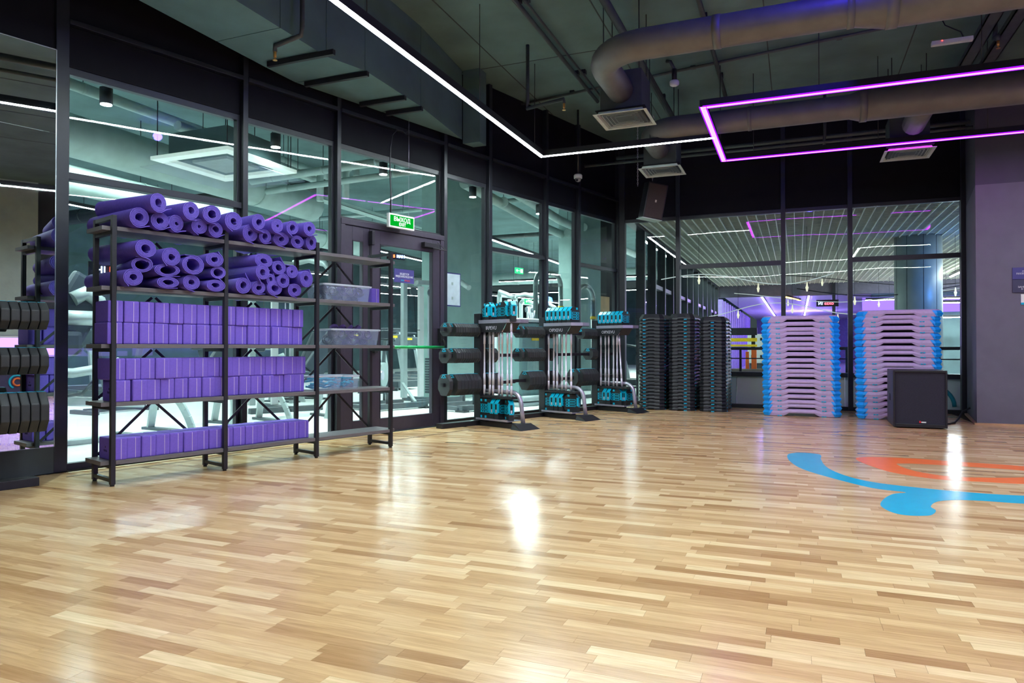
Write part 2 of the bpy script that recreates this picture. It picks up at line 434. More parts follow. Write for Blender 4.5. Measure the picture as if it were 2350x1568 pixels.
# exit sign on its wires
ex = thing('exit_sign', 'green and white hanging exit sign above the glass door', 'sign', W(3.30,.12,2.335), WR)
MB().box(-.19,.19,-.02,.02,-.078,.078).build('case', mat('case_white', (235,238,235), .4), ex, .008)
MB().box(-.17,.172,-.0225,-.0195,-.058,.058).build('face', green_lit, ex)
text('ВЫХОД', .066, white_lit, ex, (0,-.024,.017), (R(90),0,0)); text('EXIT', .05, white_lit, ex, (0.005,-.024,-.033), (R(90),0,0))
w_ = MB(); w_.cyl((-.13,0,.07),(-.13,0,.3),.0018,6); w_.cyl((.12,0,.07),(.12,0,1.6),.0018,6)
w_.build('hanging_wire', silver, ex)
ca = MB(); ca.tube([(-.15,0,.07),(-.145,0,.3),(-.15,.01,.55),(-.145,.01,.8),(-.11,.02,.95),(-.03,.03,1.03),(.06,.04,1.04),(.12,.05,1.02),(.17,.06,1.09),(.18,.06,1.15)], .008, 8)
ca.build('cable', black_m, ex)

# back wall
wall_back = struct('wall_back', (0,BACK,0))
BP = [(-2.83,-2.67),(-1.83,-1.765),(-.226,-.160),(.708,.774),(2.16,2.22)]
for a, b in BP: MB().box(a, b, 0, .12, 0, CEIL).build('post', frame_m, wall_back, .004)
for i, ((a0,a1),(b0,b1)) in enumerate(zip(BP[:-1], BP[1:])):
    MB().box(a1, b0, .03, .09, TOP+.05, CEIL).build('upper_panel', spandrel_m, wall_back)
    w = struct('window_%d' % (8+i), (0,BACK,0))
    f = MB(); f.box(a1, b0, .02, .10, TOP, TOP+.055); f.box(a1, b0, .02, .10, 0, .055); f.build('frame', frame_m, w, .003)
    tr = 2.225 if i in (1,3) else None
    if tr: MB().box(a1, b0, .02, .10, tr, tr+.07).build('transom', frame_m, w, .003)
    for p, q in ([(.05,tr),(tr+.07,TOP)] if tr else [(.05,TOP)]):
        MB().box(a1-.005, b0+.005, .056, .064, p, q).build('pane', pane_b, w)

# right hand pier and wall
wr = MB()
wr.prism([(2.03,10.08),(6.6,10.08),(6.6,11.9),(2.22,11.9),(2.22,11.6)], 0, 2.93)
wall_right = wr.build('wall_right', grey_wall); wall_right['kind'] = 'structure'
MB().prism([(2.03,10.08),(6.6,10.08),(6.6,11.9),(2.22,11.9),(2.22,11.6)], 2.93, CEIL).build('upper_band', upper_wall, wall_right)
bs_ = MB(); bs_.bar((2.01,10.06,.012),(6.4,10.06,.012),.04,.024); bs_.bar((2.02,10.05,.012),(2.19,11.5,.012),.04,.024)
tag(bs_.build('baseboard_right', mat('baseboard_oak', (196,156,120), .4)), kind='structure')
sw = struct('wall_side', (0,0,0))
MB().box(6.4, 6.6, -3.2, 10.08, 0, CEIL).build('side_panel', paint_dark, sw)
rw = struct('wall_rear', (0,0,0))
MB().box(-7.6, 6.6, -3.3, -3.1, 0, CEIL).build('rear_panel', paint_dark, rw)
o = thing('info_plate', 'navy two part info plate with white text lines on the grey wall', 'sign', (2.56,10.075,1.75))
MB().box(-.16,.16,-.012,.004,.008,.15).build('upper_plate', sign_navy, o, .002)
MB().box(-.16,.16,-.012,.004,-.15,.004).build('lower_plate', mat('navy_dark', (58,56,86), .5), o, .002)
text('ПРАВИЛА', .026, ink, o, (0,-.014,.1), (R(90),0,0)); text('ПОСЕЩЕНИЯ ЗАЛА', .026, ink, o, (0,-.014,.075), (R(90),0,0)); text('DDX', .02, turq, o, (0,-.014,.028), (R(90),0,0))
text('ЗАНИМАЙТЕСЬ', .028, ink, o, (0,-.014,-.085), (R(90),0,0)); text('В СМЕННОЙ', .024, ink, o, (0,-.014,-.11), (R(90),0,0)); text('ОБУВИ', .024, ink, o, (0,-.014,-.132), (R(90),0,0))
o = thing('wall_card', 'small white and light blue card below the navy plate', 'sign', (2.56,10.075,1.52))
MB().box(-.075,.075,-.006,.004,-.04,.06).build('upper_card', white_m, o); MB().box(-.075,.075,-.006,.004,-.065,-.0405).build('lower_card', turq, o)
# violet backlit band on the far side wall (the mirror shows it)
vb = thing('backlit_panel', 'violet backlit wall band seen in the mirror', 'sign', (6.34,3.5,.80))
MB().box(-.03,.0,-2.6,2.4,-.35,.35).build('panel', emat('violet_panel', (.36,.20,1.0), 2.2), vb)
MB().box(-.06,.01,-2.7,2.5,.35,.39).build('upper_ledge', white_m, vb); MB().box(-.05,.02,-2.7,2.5,-.38,-.35).build('lower_ledge', black_m, vb)

MB().box(6.3,6.4,.6,3.63,1.2,CEIL).build('concrete_panel', mat('side_concrete', (168,178,172), .8, 0, .12, 2.5, .25, 16), sw)
MB().box(6.33,6.4,.8,6.2,0,.42).build('plinth_panel', mat('plinth_violet', (60,52,86), .6), sw)
wl_ = thing('wall_logo', 'round turquoise and orange emblem with a white ring low on the side wall', 'sign', (6.32,3.30,.24))
def wring(cy, cz, r, rr, m, a0=0, a1=360):
    MB().tube([(0, cy+r*math.cos(R(a)), cz+r*math.sin(R(a))) for a in range(a0, a1+1, 15)], rr, 6).build('ring', m, wl_)
wring(0,0,.14,.022,turq,-30,250); wring(0,.0,.075,.02,mat('logo_orange', (246,116,50), .4)); wring(.26,-.04,.06,.02,white_m)

# ------------------------------------------------------------------ ceiling lights
LZ = 3.33
glow_v = emat('edge_glow_violet', (.20, .004, 1.0), 1.6)  # violet glow along the strip edges, put in as thin glowing bars
def led_run(name, label, segs, em, group, rods=()):
    """segs: list of ((x0,y0),(x1,y1)); a dark aluminium profile with a luminous underside"""
    ends = [Vector((*p, 0)) for s in segs for p in s]
    o = thing(name, label, 'light', (ends[0].x, ends[0].y, LZ), 0, group)
    for (x0,y0),(x1,y1) in segs:
        a = Vector((x0-ends[0].x, y0-ends[0].y, 0)); b = Vector((x1-ends[0].x, y1-ends[0].y, 0))
        d = (b-a).normalized()*.025
        m = MB(); m.bar(a-d+Vector((0,0,.037)), b+d+Vector((0,0,.037)), .060, .072); m.build('profile', black_m, o)
        m = MB(); m.bar(a-d, b+d, .048, .002); m.build('diffuser', em, o)
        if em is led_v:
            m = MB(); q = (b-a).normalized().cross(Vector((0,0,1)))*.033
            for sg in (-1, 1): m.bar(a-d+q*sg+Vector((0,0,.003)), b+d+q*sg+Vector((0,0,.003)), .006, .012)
            m.build('edge_glow', glow_v, o)
    for x, y in rods:
        MB().cyl((x-ends[0].x, y-ends[0].y, .07), (x-ends[0].x, y-ends[0].y, CEIL-LZ), .004, 6).build('hanging_rod', black_m, o)
    return o
led_run('linear_light', 'long white line light with an L corner running to the violet rectangle',
        [((-2.95,2.6),(-2.95,8.26)),((-2.92,8.26),(-.89,8.26))], led_w, None, [(-2.95,4.4),(-2.95,6.4),(-2.95,8.0),(-1.6,8.26)])
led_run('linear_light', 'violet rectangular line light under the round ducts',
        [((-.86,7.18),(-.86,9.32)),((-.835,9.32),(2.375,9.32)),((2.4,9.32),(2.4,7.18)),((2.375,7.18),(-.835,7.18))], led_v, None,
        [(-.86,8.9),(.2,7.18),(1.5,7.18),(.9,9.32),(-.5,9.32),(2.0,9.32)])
led_run('linear_light', 'short white line light right of the violet rectangle', [((2.44,8.16),(4.6,8.16))], led_w, None, [(3.6,8.16)])
led_run('linear_light', 'white line light behind the camera crossing the studio and turning toward the grey wall',
        [((-2.9,2.6),(1.35,2.6)),((1.35,2.63),(1.35,4.9)),((1.38,4.9),(4.8,4.9))], led_w, None, [(0,2.6),(1.35,3.8),(3.2,4.9)])
led_run('linear_light', 'rearmost white line light near the back of the studio', [((-3.6,-.9),(4.2,-.9))], led_w, None, [(0,-.9)])

# ------------------------------------------------------------------ air ducts
def duct(name, label, pts, rad, joints=(), extra=None):
    o = thing(name, label, 'duct', pts[0]); a = Vector(pts[0])
    m = MB(); m.tube([Vector(p)-a for p in pts], rad, 20); m.build('pipe', duct_m, o)
    for (p, q, r) in joints:
        MB().cyl(Vector(p)-a, Vector(q)-a, r, 20).build('joint_band', duct_m, o)
    return o
def elbow(px, py, z, r, sx):      # from a run along x into a box to the +y side
    return [(px+r-r*math.cos(t)*1.0 if sx > 0 else px-r+r*math.cos(t), py+r*(1-0)-r*math.sin(t)*0, z) for t in ()]
def bend(x, y0, z, r, n=7):
    # starts at (x, y0+r) heading -y, turns to run along +x at y0
    return [(x+r-r*math.cos(i/n*math.pi/2), y0+r-r*math.sin(i/n*math.pi/2), z) for i in range(n+1)]
pts1 = [(-1.62,6.86,3.5)]+bend(-1.62,5.88,3.5,.42)+[(-.6,5.88,3.5),(.40,5.88,3.5),(.62,5.88,3.5),(6.3,5.88,3.5)]
rad1 = [.128]*(len(pts1)-2)+[.175,.175]
d1 = duct('round_duct', 'thick grey round duct with an elbow nearest the camera', pts1, rad1,
     [((-.62,5.88,3.5),(-.56,5.88,3.5),.134),((.36,5.88,3.5),(.41,5.88,3.5),.136),((.62,5.88,3.5),(.7,5.88,3.5),.181)])
v = MB(); v.tube([(1.15+1.62,5.88-6.86,.05),(1.15+1.62,5.6-6.86,.35),(1.25+1.62,5.3-6.86,.55),(1.25+1.62,4.6-6.86,.55)], .125, 16); v.build('branch_pipe', duct_m, d1)
v = MB(); v.box(.38+1.62,.95+1.62,5.74-6.86,6.02-6.86,.12,.62); v.build('riser_box', duct_m, d1, .01)
pts2 = [(-1.64,9.08,3.5)]+bend(-1.64,8.25,3.5,.36)+[(-.7,8.25,3.5),(.52,8.25,3.5),(.64,8.25,3.5),(6.3,8.25,3.5)]
rad2 = [.128]*(len(pts2)-2)+[.165,.165]
d2 = duct('round_duct', 'grey round duct above the violet rectangle further from the camera', pts2, rad2,
     [((.62,8.25,3.5),(.69,8.25,3.5),.172),((-.5,8.25,3.5),(-.46,8.25,3.5),.134),((2.3,8.25,3.5),(2.35,8.25,3.5),.17)])
v = MB(); v.tube([(1.24+1.64,8.3-9.08,-.02),(1.24+1.64,8.7-9.08,-.02),(1.24+1.64,9.1-9.08,-.02)], .12, 16); v.build('branch_pipe', duct_m, d2)
def diffuser(x, y, label, group='square air diffusers'):
    o = thing('air_diffuser', label, 'air vent', (x, y, 3.28), 0, group)
    for ax in (-.18,.18):
        for ay in (-.18,.18): MB().cyl((ax,ay,.41),(ax,ay,CEIL-3.28),.005,6).build('hanging_rod', black_m, o)
    MB().box(-.21,.21,-.21,.21,.0,.42).build('plenum_box', mat('plenum_'+str(len(MATS)), (58,66,70), .7), o, .004)
    MB().box(-.25,.25,-.25,.25,.030,.036).build('throat', spandrel_m, o)
    g = mat('vent_grey_'+str(len(MATS)), (184,192,188), .5)
    for i in range(7):
        a = .27-.036*i; b = a-(.034 if i == 0 else .013); z = -.012+(.0 if i == 0 else .002*i)
        if b < .01: b = .004
        vs = []; 
        h_ = .004 if i == 0 else .034
        for r, zz in ((a, z), (b, z+h_), (b, z+h_+.003), (a, z+.003)):
            vs += [(-r,-r,zz),(r,-r,zz),(r,r,zz),(-r,r,zz)]
        fs = []
        for k in range(4):
            n0 = k*4; n1 = ((k+1) % 4)*4
            for j in range(4): fs.append((n0+j, n0+(j+1) % 4, n1+(j+1) % 4, n1+j))
        MB().add(vs, fs).build('frame' if i == 0 else 'louvre', g, o)
    return o
diffuser(-1.62,7.07,'square louvred air diffuser below the nearer duct elbow')
diffuser(-1.64,9.33,'square louvred air diffuser above the hanging loudspeaker')
diffuser(1.24,9.62,'square louvred air diffuser right, behind the violet rectangle')
# rectangular duct over the glass wall
o = thing('rectangular_duct', 'wide rectangular duct boxed along the ceiling above the glass wall', 'duct', (-4.2,4.5,3.535))
def wx(y): return WA.x+.2962*(y-WA.y)+.02
def pol(y0, y1, xr0, xr1):
    l0 = max(wx(y0), -4.55); l1 = max(wx(y1), -4.55)
    p = [(l0,y0),(xr0,y0),(xr1,y1),(l1,y1)]
    return [(x+4.2, y-4.5) for x, y in p]
for y0, y1, a, b in ((1.2,3.2,-3.88,-3.88),(3.2,4.55,-3.88,-3.88),(4.55,5.15,-3.88,-3.88),(5.15,5.55,-3.88,-3.74),(5.55,6.6,-3.74,-3.74),(6.6,7.85,-3.74,-3.86)):
    MB().prism(pol(y0+.004, y1-.004, a, b), 0, CEIL-3.535).build('duct_section', duct_dark, o)
for y0 in (5.05,5.57,6.25,6.6):
    MB().box(max(wx(y0),-4.5)+4.2+.06, -3.72+4.2, y0-4.5-.018, y0-4.5+.018, -.05, -.004).build('support_rail', black_m, o)
pg = [(wx(7.86)+4.2,7.86-4.5),(-3.62+4.2,7.86-4.5),(-3.62+4.2,8.05-4.5),(wx(8.05)+4.2,8.05-4.5)]
MB().prism(pg, -.05, CEIL-3.535).build('end_box', duct_dark, o)

# ------------------------------------------------------------------ pipes, conduits and devices on the ceiling
def cpipe(label, pts, r, name='ceiling_pipe', m=pipe_m, clamp=None):
    o = thing(name, label, 'pipe', pts[0]); a = Vector(pts[0])
    MB().tube([Vector(p)-a for p in pts], r, 10).build('pipe', m, o)
    d = (Vector(pts[-1])-a); n = max(2, int(d.length/1.6))
    for i in range(n):
        p = d*((i+.5)/n); z = Vector((0,0,1)); u = d.normalized()
        if abs(u.z) < .5 and a.z > 4.0:
            MB().box(p.x-.03,p.x+.03,p.y-.03,p.y+.03,p.z+r*.6,min(CEIL-a.z, p.z+r+.05)).build('clamp', black_m, o)
    return o
cpipe('thin paired conduit on the ceiling left of the thick duct elbow', [(-2.56,1.5,4.34),(-2.54,9.4,4.34)], .024)
cpipe('black conduit on the ceiling beside the paired conduit', [(-2.47,1.5,4.34),(-2.45,9.4,4.34)], .014)
cpipe('thick pipe on the ceiling passing over the duct elbow', [(-1.72,1.5,4.2),(-1.62,10.2,4.2)], .042)
cpipe('thin pipe on the ceiling running to the violet rectangle corner', [(-.86,1.5,4.32),(-.88,10.0,4.32)], .025)
cpipe('black cable conduit crossing the ceiling from wall to wall', [(-3.6,9.15,4.36),(-1.4,8.78,4.36),(1.3,8.36,4.36),(4.5,8.0,4.36)], .018)
cpipe('sprinkler supply pipe across the back ceiling', [(-3.0,10.35,3.72),(5.5,10.35,3.72)], .022)
cpipe('lower supply pipe across the back ceiling near the wall', [(-2.6,10.75,3.9),(5.5,10.75,3.9)], .03)
o = thing('cable_tray', 'pair of perforated cable trays slanting over the right end of the violet light', 'cable tray', (1.85,8.4,4.1))
for x in (-.09,.13):
    m = MB(); m.box(x-.06,x+.06,-2.6,2.4,0,.012); m.box(x-.06,x-.05,-2.6,2.4,0,.06); m.box(x+.05,x+.06,-2.6,2.4,0,.06); m.build('tray', pipe_m, o)
def sprinkler(p, q, label):
    o = thing('fire_sprinkler', label, 'sprinkler', p); a = Vector(p)
    MB().tube([Vector((0,0,.0)), Vector((0,0,.05))]+[Vector(q)-a+Vector((0,0,.05)), Vector(q)-a+Vector((.01,0,.12)), Vector(q)-a+Vector((.01,0,CEIL-q[2]))], .02, 8).build('pipe', pipe_m, o)
    m = MB(); m.cyl((0,0,-.05),(0,0,.0),.013,8); m.cyl((0,0,-.075),(0,0,-.07),.02,10); m.cyl((0,0,-.07),(0,0,-.05),.005,6)
    m.build('head', mat('brass_'+str(len(MATS)), (214,160,90), .3, .8), o)
sprinkler((-4.13,4.78,3.47), (-3.79,4.70,3.47), 'brass fire sprinkler under the rectangular duct')
sprinkler((-2.36,7.33,3.62), (-2.85,7.47,3.62), 'brass fire sprinkler left of the nearer air diffuser')
sprinkler((.35,10.35,3.66), (.35,10.35,3.70), 'brass fire sprinkler inside the violet rectangle')
sprinkler((1.84,8.15,3.95), (1.84,8.3,3.98), 'brass fire sprinkler below the cable trays')
o = thing('smoke_detector', 'white round smoke detector hanging right of the duct elbow', 'detector', (-1.34,8.43,4.05))
m = MB(); m.tube([(0,0,0),(0,0,.012),(0,0,.03),(0,0,.05),(0,0,.062)], [.03,.052,.056,.056,.05], 18); m.build('body', white_m, o)
MB().cyl((0,0,.06),(0,0,.2),.03,12).build('mount', black_m, o); MB().tube([(0,0,.2),(-.05,.03,.31),(-.1,.05,.33)],.02,8).build('arm', pipe_m, o)
o = thing('emergency_light', 'slim white emergency light unit with a red indicator near the right edge', 'light', (1.45,8.15,4.0))
MB().box(-.18,.18,-.03,.03,-.012,.03).build('housing', white_m, o, .006)
for i in range(16): MB().box(-.165+i*.0205,-.155+i*.0205,-.033,.02,-.014,.012).build('rib', white_m, o)
MB().cyl((-.09,-.034,.02),(-.09,-.028,.02),.006,8).build('indicator', emat('red_led', (1,.03,.02), 6), o)
MB().tube([(.1,0,.03),(.08,.02,.1),(-.05,.05,.2),(-.1,.1,.36)],.006,6).build('cable', black_m, o)
o = thing('dome_camera', 'white dome security camera on a drop rod left of the loudspeaker', 'camera', (-2.94,9.79,3.4))
m = MB(); m.tube([(0,0,.0),(0,0,.045),(0,0,.06)], [.06,.062,.05], 20); m.build('base', white_m, o)
m = MB(); m.tube([(0,0,-.05),(0,0,-.04),(0,0,-.02),(0,0,0)], [.012,.034,.044,.046], 18); m.build('dome', mat('dome_glass', (150,140,140), .15), o)
MB().cyl((0,-.04,-.03),(0,-.05,-.034),.016,12).build('lens', black_m, o); MB().cyl((0,0,.06),(0,0,CEIL-3.4),.016,10).build('rod', black_m, o)

# small blue uplight on top of the thick duct
o = thing('blue_uplight', 'small blue uplight above the thick round duct', 'light', (.3,5.0,4.12))
MB().box(-.07,.07,-.04,.04,-.03,.03).build('housing', black_m, o, .004); MB().box(-.06,.06,.036,.042,-.022,.022).build('lens', emat('blue_lens', (.06,.04,1), 4), o)
MB().cyl((0,0,.03),(0,0,CEIL-4.12),.008,6).build('stem', black_m, o)
_l = bpy.data.lights.new('blue_uplight_lamp', 'POINT'); _l.energy = 26; _l.color = (.05,.03,1); _l.shadow_soft_size = .06
_o = bpy.data.objects.new('blue_uplight_lamp', _l); COL.objects.link(_o); _o.parent = o; _o.location = (0,.1,.06)

# hanging loudspeaker in the corner
o = thing('hanging_loudspeaker', 'black box loudspeaker hung on chains in the back corner', 'loudspeaker', (-2.0,10.5,3.12))
o.rotation_euler = (R(6), R(9), R(30))
sp = MB(); sp.prism([(-.15,-.16),(.15,-.16),(.17,.0),(.10,.17),(-.10,.17),(-.17,.0)], -.26, .26); sp.build('cabinet', black_m, o, .008)
MB().box(-.135,.135,-.17,-.158,-.245,.245).build('grille', mat('speaker_grille', (58,48,50), .7, 0, .3, 160, .4, 500), o, .004)
MB().box(-.012,.012,-.175,-.169,-.02,.015).build('badge', mat('badge_pale', (196,190,176), .4), o)
MB().box(-.15,.15,-.165,.165,-.268,-.259).build('lit_bottom_edge', mat('lit_edge', (190,205,200), .5), o)  # pale colour stands for the light caught by the lower edge
def chain(p, q, label):
    p, q = Vector(p), Vector(q); n = int((q-p).length/.028)
    o = thing('hanging_chain', label, 'chain', p)
    m = MB()
    for i in range(n):
        c = (q-p)*(i/n); ax = Vector((1,0,0)) if i % 2 else Vector((0,1,0))
        pts = [c+ax*.008*math.cos(t)+Vector((0,0,.019*math.sin(t)+.014)) for t in [k*math.pi/4 for k in range(9)]]
        m.tube(pts, .0025, 4, False)
    m.build('links', chrome, o)['kind'] = 'stuff'
chain((-2.20,10.42,3.36), (-2.2,10.42,4.4), 'steel chain holding the left side of the hanging loudspeaker')
chain((-1.98,10.42,3.42), (-1.96,10.42,4.4), 'steel chain holding the top of the hanging loudspeaker')

# ------------------------------------------------------------------ shelving unit
SR = WR-R(1.3)
def SH(s, d): return W(s, d-.024*s)       # the unit stands very slightly askew to the wall
shelf = thing('shelving_unit', 'tall black metal shelving unit of three bays against the glass wall', 'shelf', W(0,.73), SR)
SX = [0.012,.806,1.622,2.436]; FY, RY = -.15, .155
LV = [.172,.566,.960,1.353,1.758]; TK = .028
for x in SX:
    for yy, nm in ((FY,'front'),(RY,'rear')):
        MB().box(x-.015,x+.015,yy-.017,yy+.017,.012,1.833).build('post', black_m, shelf, .002)
        MB().cyl((x,yy,0),(x,yy,.013),.014,10).build('foot', blackp, shelf)
    MB().box(x-.013,x+.013,FY+.017,RY-.017,1.805,1.832).build('top_rail', black_m, shelf)
    MB().box(x-.013,x+.013,FY+.017,RY-.017,.028,.052).build('floor_rail', black_m, shelf)
    for z in LV: MB().box(x-.013,x+.013,FY+.017,RY-.017,z-TK-.025,z-TK).build('bearer', black_m, shelf)
for z in LV:
    m = MB(); m.box(-.055, 2.50, FY+.017, RY-.017, z-TK, z)
    m.box(.03,.79,FY-.012,FY+.018,z-TK,z); m.box(.825,1.603,FY-.012,FY+.018,z-TK,z); m.box(1.64,2.418,FY-.012,FY+.018,z-TK,z)
    m.build('shelf_board', shelf_m, shelf, .0015)
for a, b in zip(SX[:-1], SX[1:]):
    c = (a+b)/2
    for z0, z1 in ((.18,.53),(.58,.92),(.97,1.31),(1.37,1.72)):
        for x0 in (a, b):
            s_ = 1 if x0 < c else -1
            MB().bar((x0+.02*s_, RY+.006, z0 if z0 < .9 or z0 > 1.2 else z0), (c-.012*s_, RY+.006, z1), .020, .004, (0,1,0)).build('cross_brace', black_m, shelf)

# yoga blocks: a body with a pale seam line down the front
def block_me():
    m = MB(); m.box(-.0485,.0485,0,.228,0,.148); return m.mesh('body', block_m, .009)
bme = block_me()
sm_ = MB(); sm_.box(.010,.0125,-.0008,.002,.006,.142); sme = sm_.mesh('stripe', stripe_m)
inkd = mat('dark_print', (52,34,100), .7)
row_names = {(0,0):'bottom shelf',(1,0):'second lowest shelf, lower row',(1,1):'second lowest shelf, upper row',
             (2,0):'middle shelf, lower row',(2,1):'middle shelf, upper row'}
first_block = None
def put_block(s, dfront, z, label, group, rz=0., logo=False, flip=False):
    o = link('yoga_block', bme, None, SH(s, dfront)+Vector((0,0,z)), SR+rz)
    tag(o, label, 'yoga block', group)
    st = link('stripe', sme, o)
    if logo:
        text('YOGA', .022, inkd, o, (-.0492,.11,.06), (R(90),0,R(-90)))
        q = MB(); q.cyl((-.0492,.11,.085),(-.0488,.11,.085),.008,8); q.build('emblem', inkd, o)
    return o
rows = {(0,0):(.03,16,LV[0]),(1,0):(.052,15,LV[1]),(1,1):(.022,16,LV[1]+.1485),(2,0):(.0,15,LV[2]),(2,1):(.005,15,LV[2]+.1485)}
endx = {(0,0):1.585,(1,0):1.545,(1,1):1.56,(2,0):1.525,(2,1):1.525}
for key, (s0, n, z) in rows.items():
    pitch = (endx[key]-s0-.0485)/(n-1) if n > 1 else .1
    skip = 2 if key == (1,0) else -1
    for i in range(n):
        s = s0+.0485-.03+i*pitch+.03*(1 if i else 1)*(0)
        s = s0-.0+.02+i*((endx[key]-.0485-(s0+.02))/(n-1))
        if key == (1,0) and i == 1: s += .006
        dj = rnd.uniform(-.006,.006)+(.012 if (i*7+key[0]*3+key[1]) % 5 == 0 else 0)
        place = 'leftmost with long side showing' if i == 0 else ORD[i]+' from the left' if i < n-1 else 'rightmost'
        put_block(s, .885+dj, z, 'purple yoga block on the %s, %s' % (row_names[key], place), 'purple yoga blocks on the shelving unit',
                  R(rnd.uniform(-.8,.8)), i == 0 and key in ((0,0),(1,0)))
put_block(2.395, .82, LV[3], 'single purple foam yoga block beside the upper clear bin', 'purple yoga blocks on the shelving unit', R(2))

# rolled mats
def roll_mesh(rx, rz, inner, tail, end, seed, L=.61):
    q = random.Random(seed); turns = max(3.2, (1-inner)*.5*(rx+rz)/.0078)
    n = int(turns*15); t = .0052/(.5*(rx+rz))
    pts = []
    th1 = end; th0 = end-2*math.pi*turns
    wob = q.uniform(.02,.06); ph = q.uniform(0,6)
    for i in range(n+1):
        f = i/n; th = th0+(th1-th0)*f
        r = inner+(1-inner)*f
        if f > 1-1.0/turns: r += (f-(1-1.0/turns))*turns*q.choice([.04]) * .6
        r *= 1+wob*math.sin(2*th+ph)*(.4+.6*(1-f))
        pts.append((r*math.cos(th), r*math.sin(th)))
    dx, dz = pts[-1][0]-pts[-2][0], pts[-1][1]-pts[-2][1]; l = math.hypot(dx, dz); dx /= l; dz /= l
    k = 6; px, pz = pts[-1]; a = math.atan2(dz, dx)
    for i in range(1, k+1):
        a -= .05*q.uniform(.3,1.4); px += math.cos(a)*tail/k; pz += math.sin(a)*tail/k; pts.append((px, pz))
    A_, B_ = [], []
    for i, (x, z) in enumerate(pts):
        x0, z0 = pts[max(0,i-1)]; x1, z1 = pts[min(len(pts)-1,i+1)]
        nx, nz = z1-z0, -(x1-x0); l = math.hypot(nx, nz) or 1
        A_.append(((x+nx/l*t/2)*rx, (z+nz/l*t/2)*rz)); B_.append(((x-nx/l*t/2)*rx, (z-nz/l*t/2)*rz))
    m = MB(); N_ = len(pts); vs = []
    for x, z in A_: vs += [(x,0,z),(x*q.uniform(.99,1.01),L,z)]
    for x, z in B_: vs += [(x,0,z),(x,L,z)]
    o = 2*N_; fs = []
    for i in range(N_-1):
        a, b = 2*i, 2*i+2
        fs += [(a,b,b+1,a+1),(o+a,o+a+1,o+b+1,o+b)]
    caps = []
    for i in range(N_-1):
        a, b = 2*i, 2*i+2
        caps += [(a,o+a,o+b,b),(a+1,b+1,o+b+1,o+a+1)]
    caps += [(0,1,o+1,o),(2*N_-2,o+2*N_-2,o+2*N_-1,2*N_-1)]
    m.add(vs, fs, None, True); m.add(vs, caps, None, False)
    return m.mesh('yoga_mat', matroll_m)
MD = [('T',.25,1.0,1.941,.066,.065),('T',.483,1.0,1.921,.066,.065),('T',.642,1.0,1.922,.07,.064),('T',.815,1.0,1.894,.067,.070),('T',1.027,1.0,1.918,.056,.064),('T',1.195,1.0,1.912,.054,.056),('T',1.337,1.0,1.915,.055,.056),('T',1.504,1.0,1.930,.060,.060),
('B',.144,.95,1.829,.068,.068),('B',.285,.95,1.826,.064,.062),('B',.40,.95,1.824,.052,.062),('B',.572,.95,1.825,.06,.056),('B',.700,.95,1.82,.058,.055),('B',.985,.95,1.829,.066,.068),('B',1.117,.95,1.821,.056,.056),('B',1.265,.95,1.818,.072,.058),('B',1.42,.95,1.815,.06,.053),('B',1.56,.95,1.826,.056,.064),
('M1',.18,.97,1.617,.075,.062),('M1',.356,.97,1.578,.068,.064),('M1',.512,.97,1.536,.085,.068),('M1',.677,.97,1.593,.068,.053),
('M2',.16,.95,1.507,.068,.055),('M2',.339,.95,1.484,.092,.045),('M2',.717,.95,1.5,.062,.046),
('M3',.106,.95,1.414,.065,.059),('M3',.345,.95,1.397,.078,.042),('M3',.515,.95,1.41,.066,.055),('M3',.70,.95,1.402,.074,.046),
('N1',1.10,.96,1.625,.085,.056),('N1',1.235,.96,1.585,.058,.058),('N1',1.36,.96,1.561,.055,.053),
('N2',1.078,.98,1.532,.062,.062),('N2',1.168,.95,1.482,.040,.050),('N2',1.275,.96,1.48,.058,.058),('N2',1.486,.98,1.512,.062,.070),
('N3',.925,.95,1.419,.062,.064),('N3',1.06,.95,1.409,.06,.054),('N3',1.205,.95,1.416,.068,.061),('N3',1.395,.95,1.411,.062,.056)]
rn = {'T':', upper layer on the top shelf','B':', lower layer on the top shelf','M1':', top of the left bay pile',
      'M2':', middle of the left bay pile','M3':', bottom of the left bay pile','N1':', top of the centre bay pile',
      'N2':', middle of the centre bay pile','N3':', bottom of the centre bay pile'}
cnt = {}
for i, (g, s, d, z, rx, rz) in enumerate(MD):
    k = cnt.get(g, 0); cnt[g] = k+1
    q = random.Random(i*13+5)
    inner = {0:.40,1:.36,2:.44,3:.34}[i % 4]
    if (g, k) in (('M1',2),('M2',1),('M2',2),('M2',0)): inner = .6
    if (g, k) in (('T',5),('N1',2),('B',2),('B',3)): inner = .2
    end = q.choice([-1.5,-1.2,-1.0,-1.9,-.8]) if g in 'TB' else q.choice([-1.6,-1.1,.9,1.9,-2.2])
    tail = q.choice([.25,.5,.8,.4]) if (g, k) != ('T',0) else .9
    me = roll_mesh(rx, rz, inner, tail, end, i)
    yaw = {('T',0):13,('T',1):9,('B',0):5,('M2',0):-9,('M3',0):3,('M1',0):8,('N1',0):9,('N2',0):6}.get((g,k), q.uniform(-3,4))
    o = link('yoga_mat', me, None, SH(s, d+.012)+Vector((0,0,z)), SR+R(yaw))
    tag(o, 'rolled purple yoga mat%s, %s from the left' % (rn[g], ORD[k]), 'yoga mat', 'rolled yoga mats on the shelving unit')

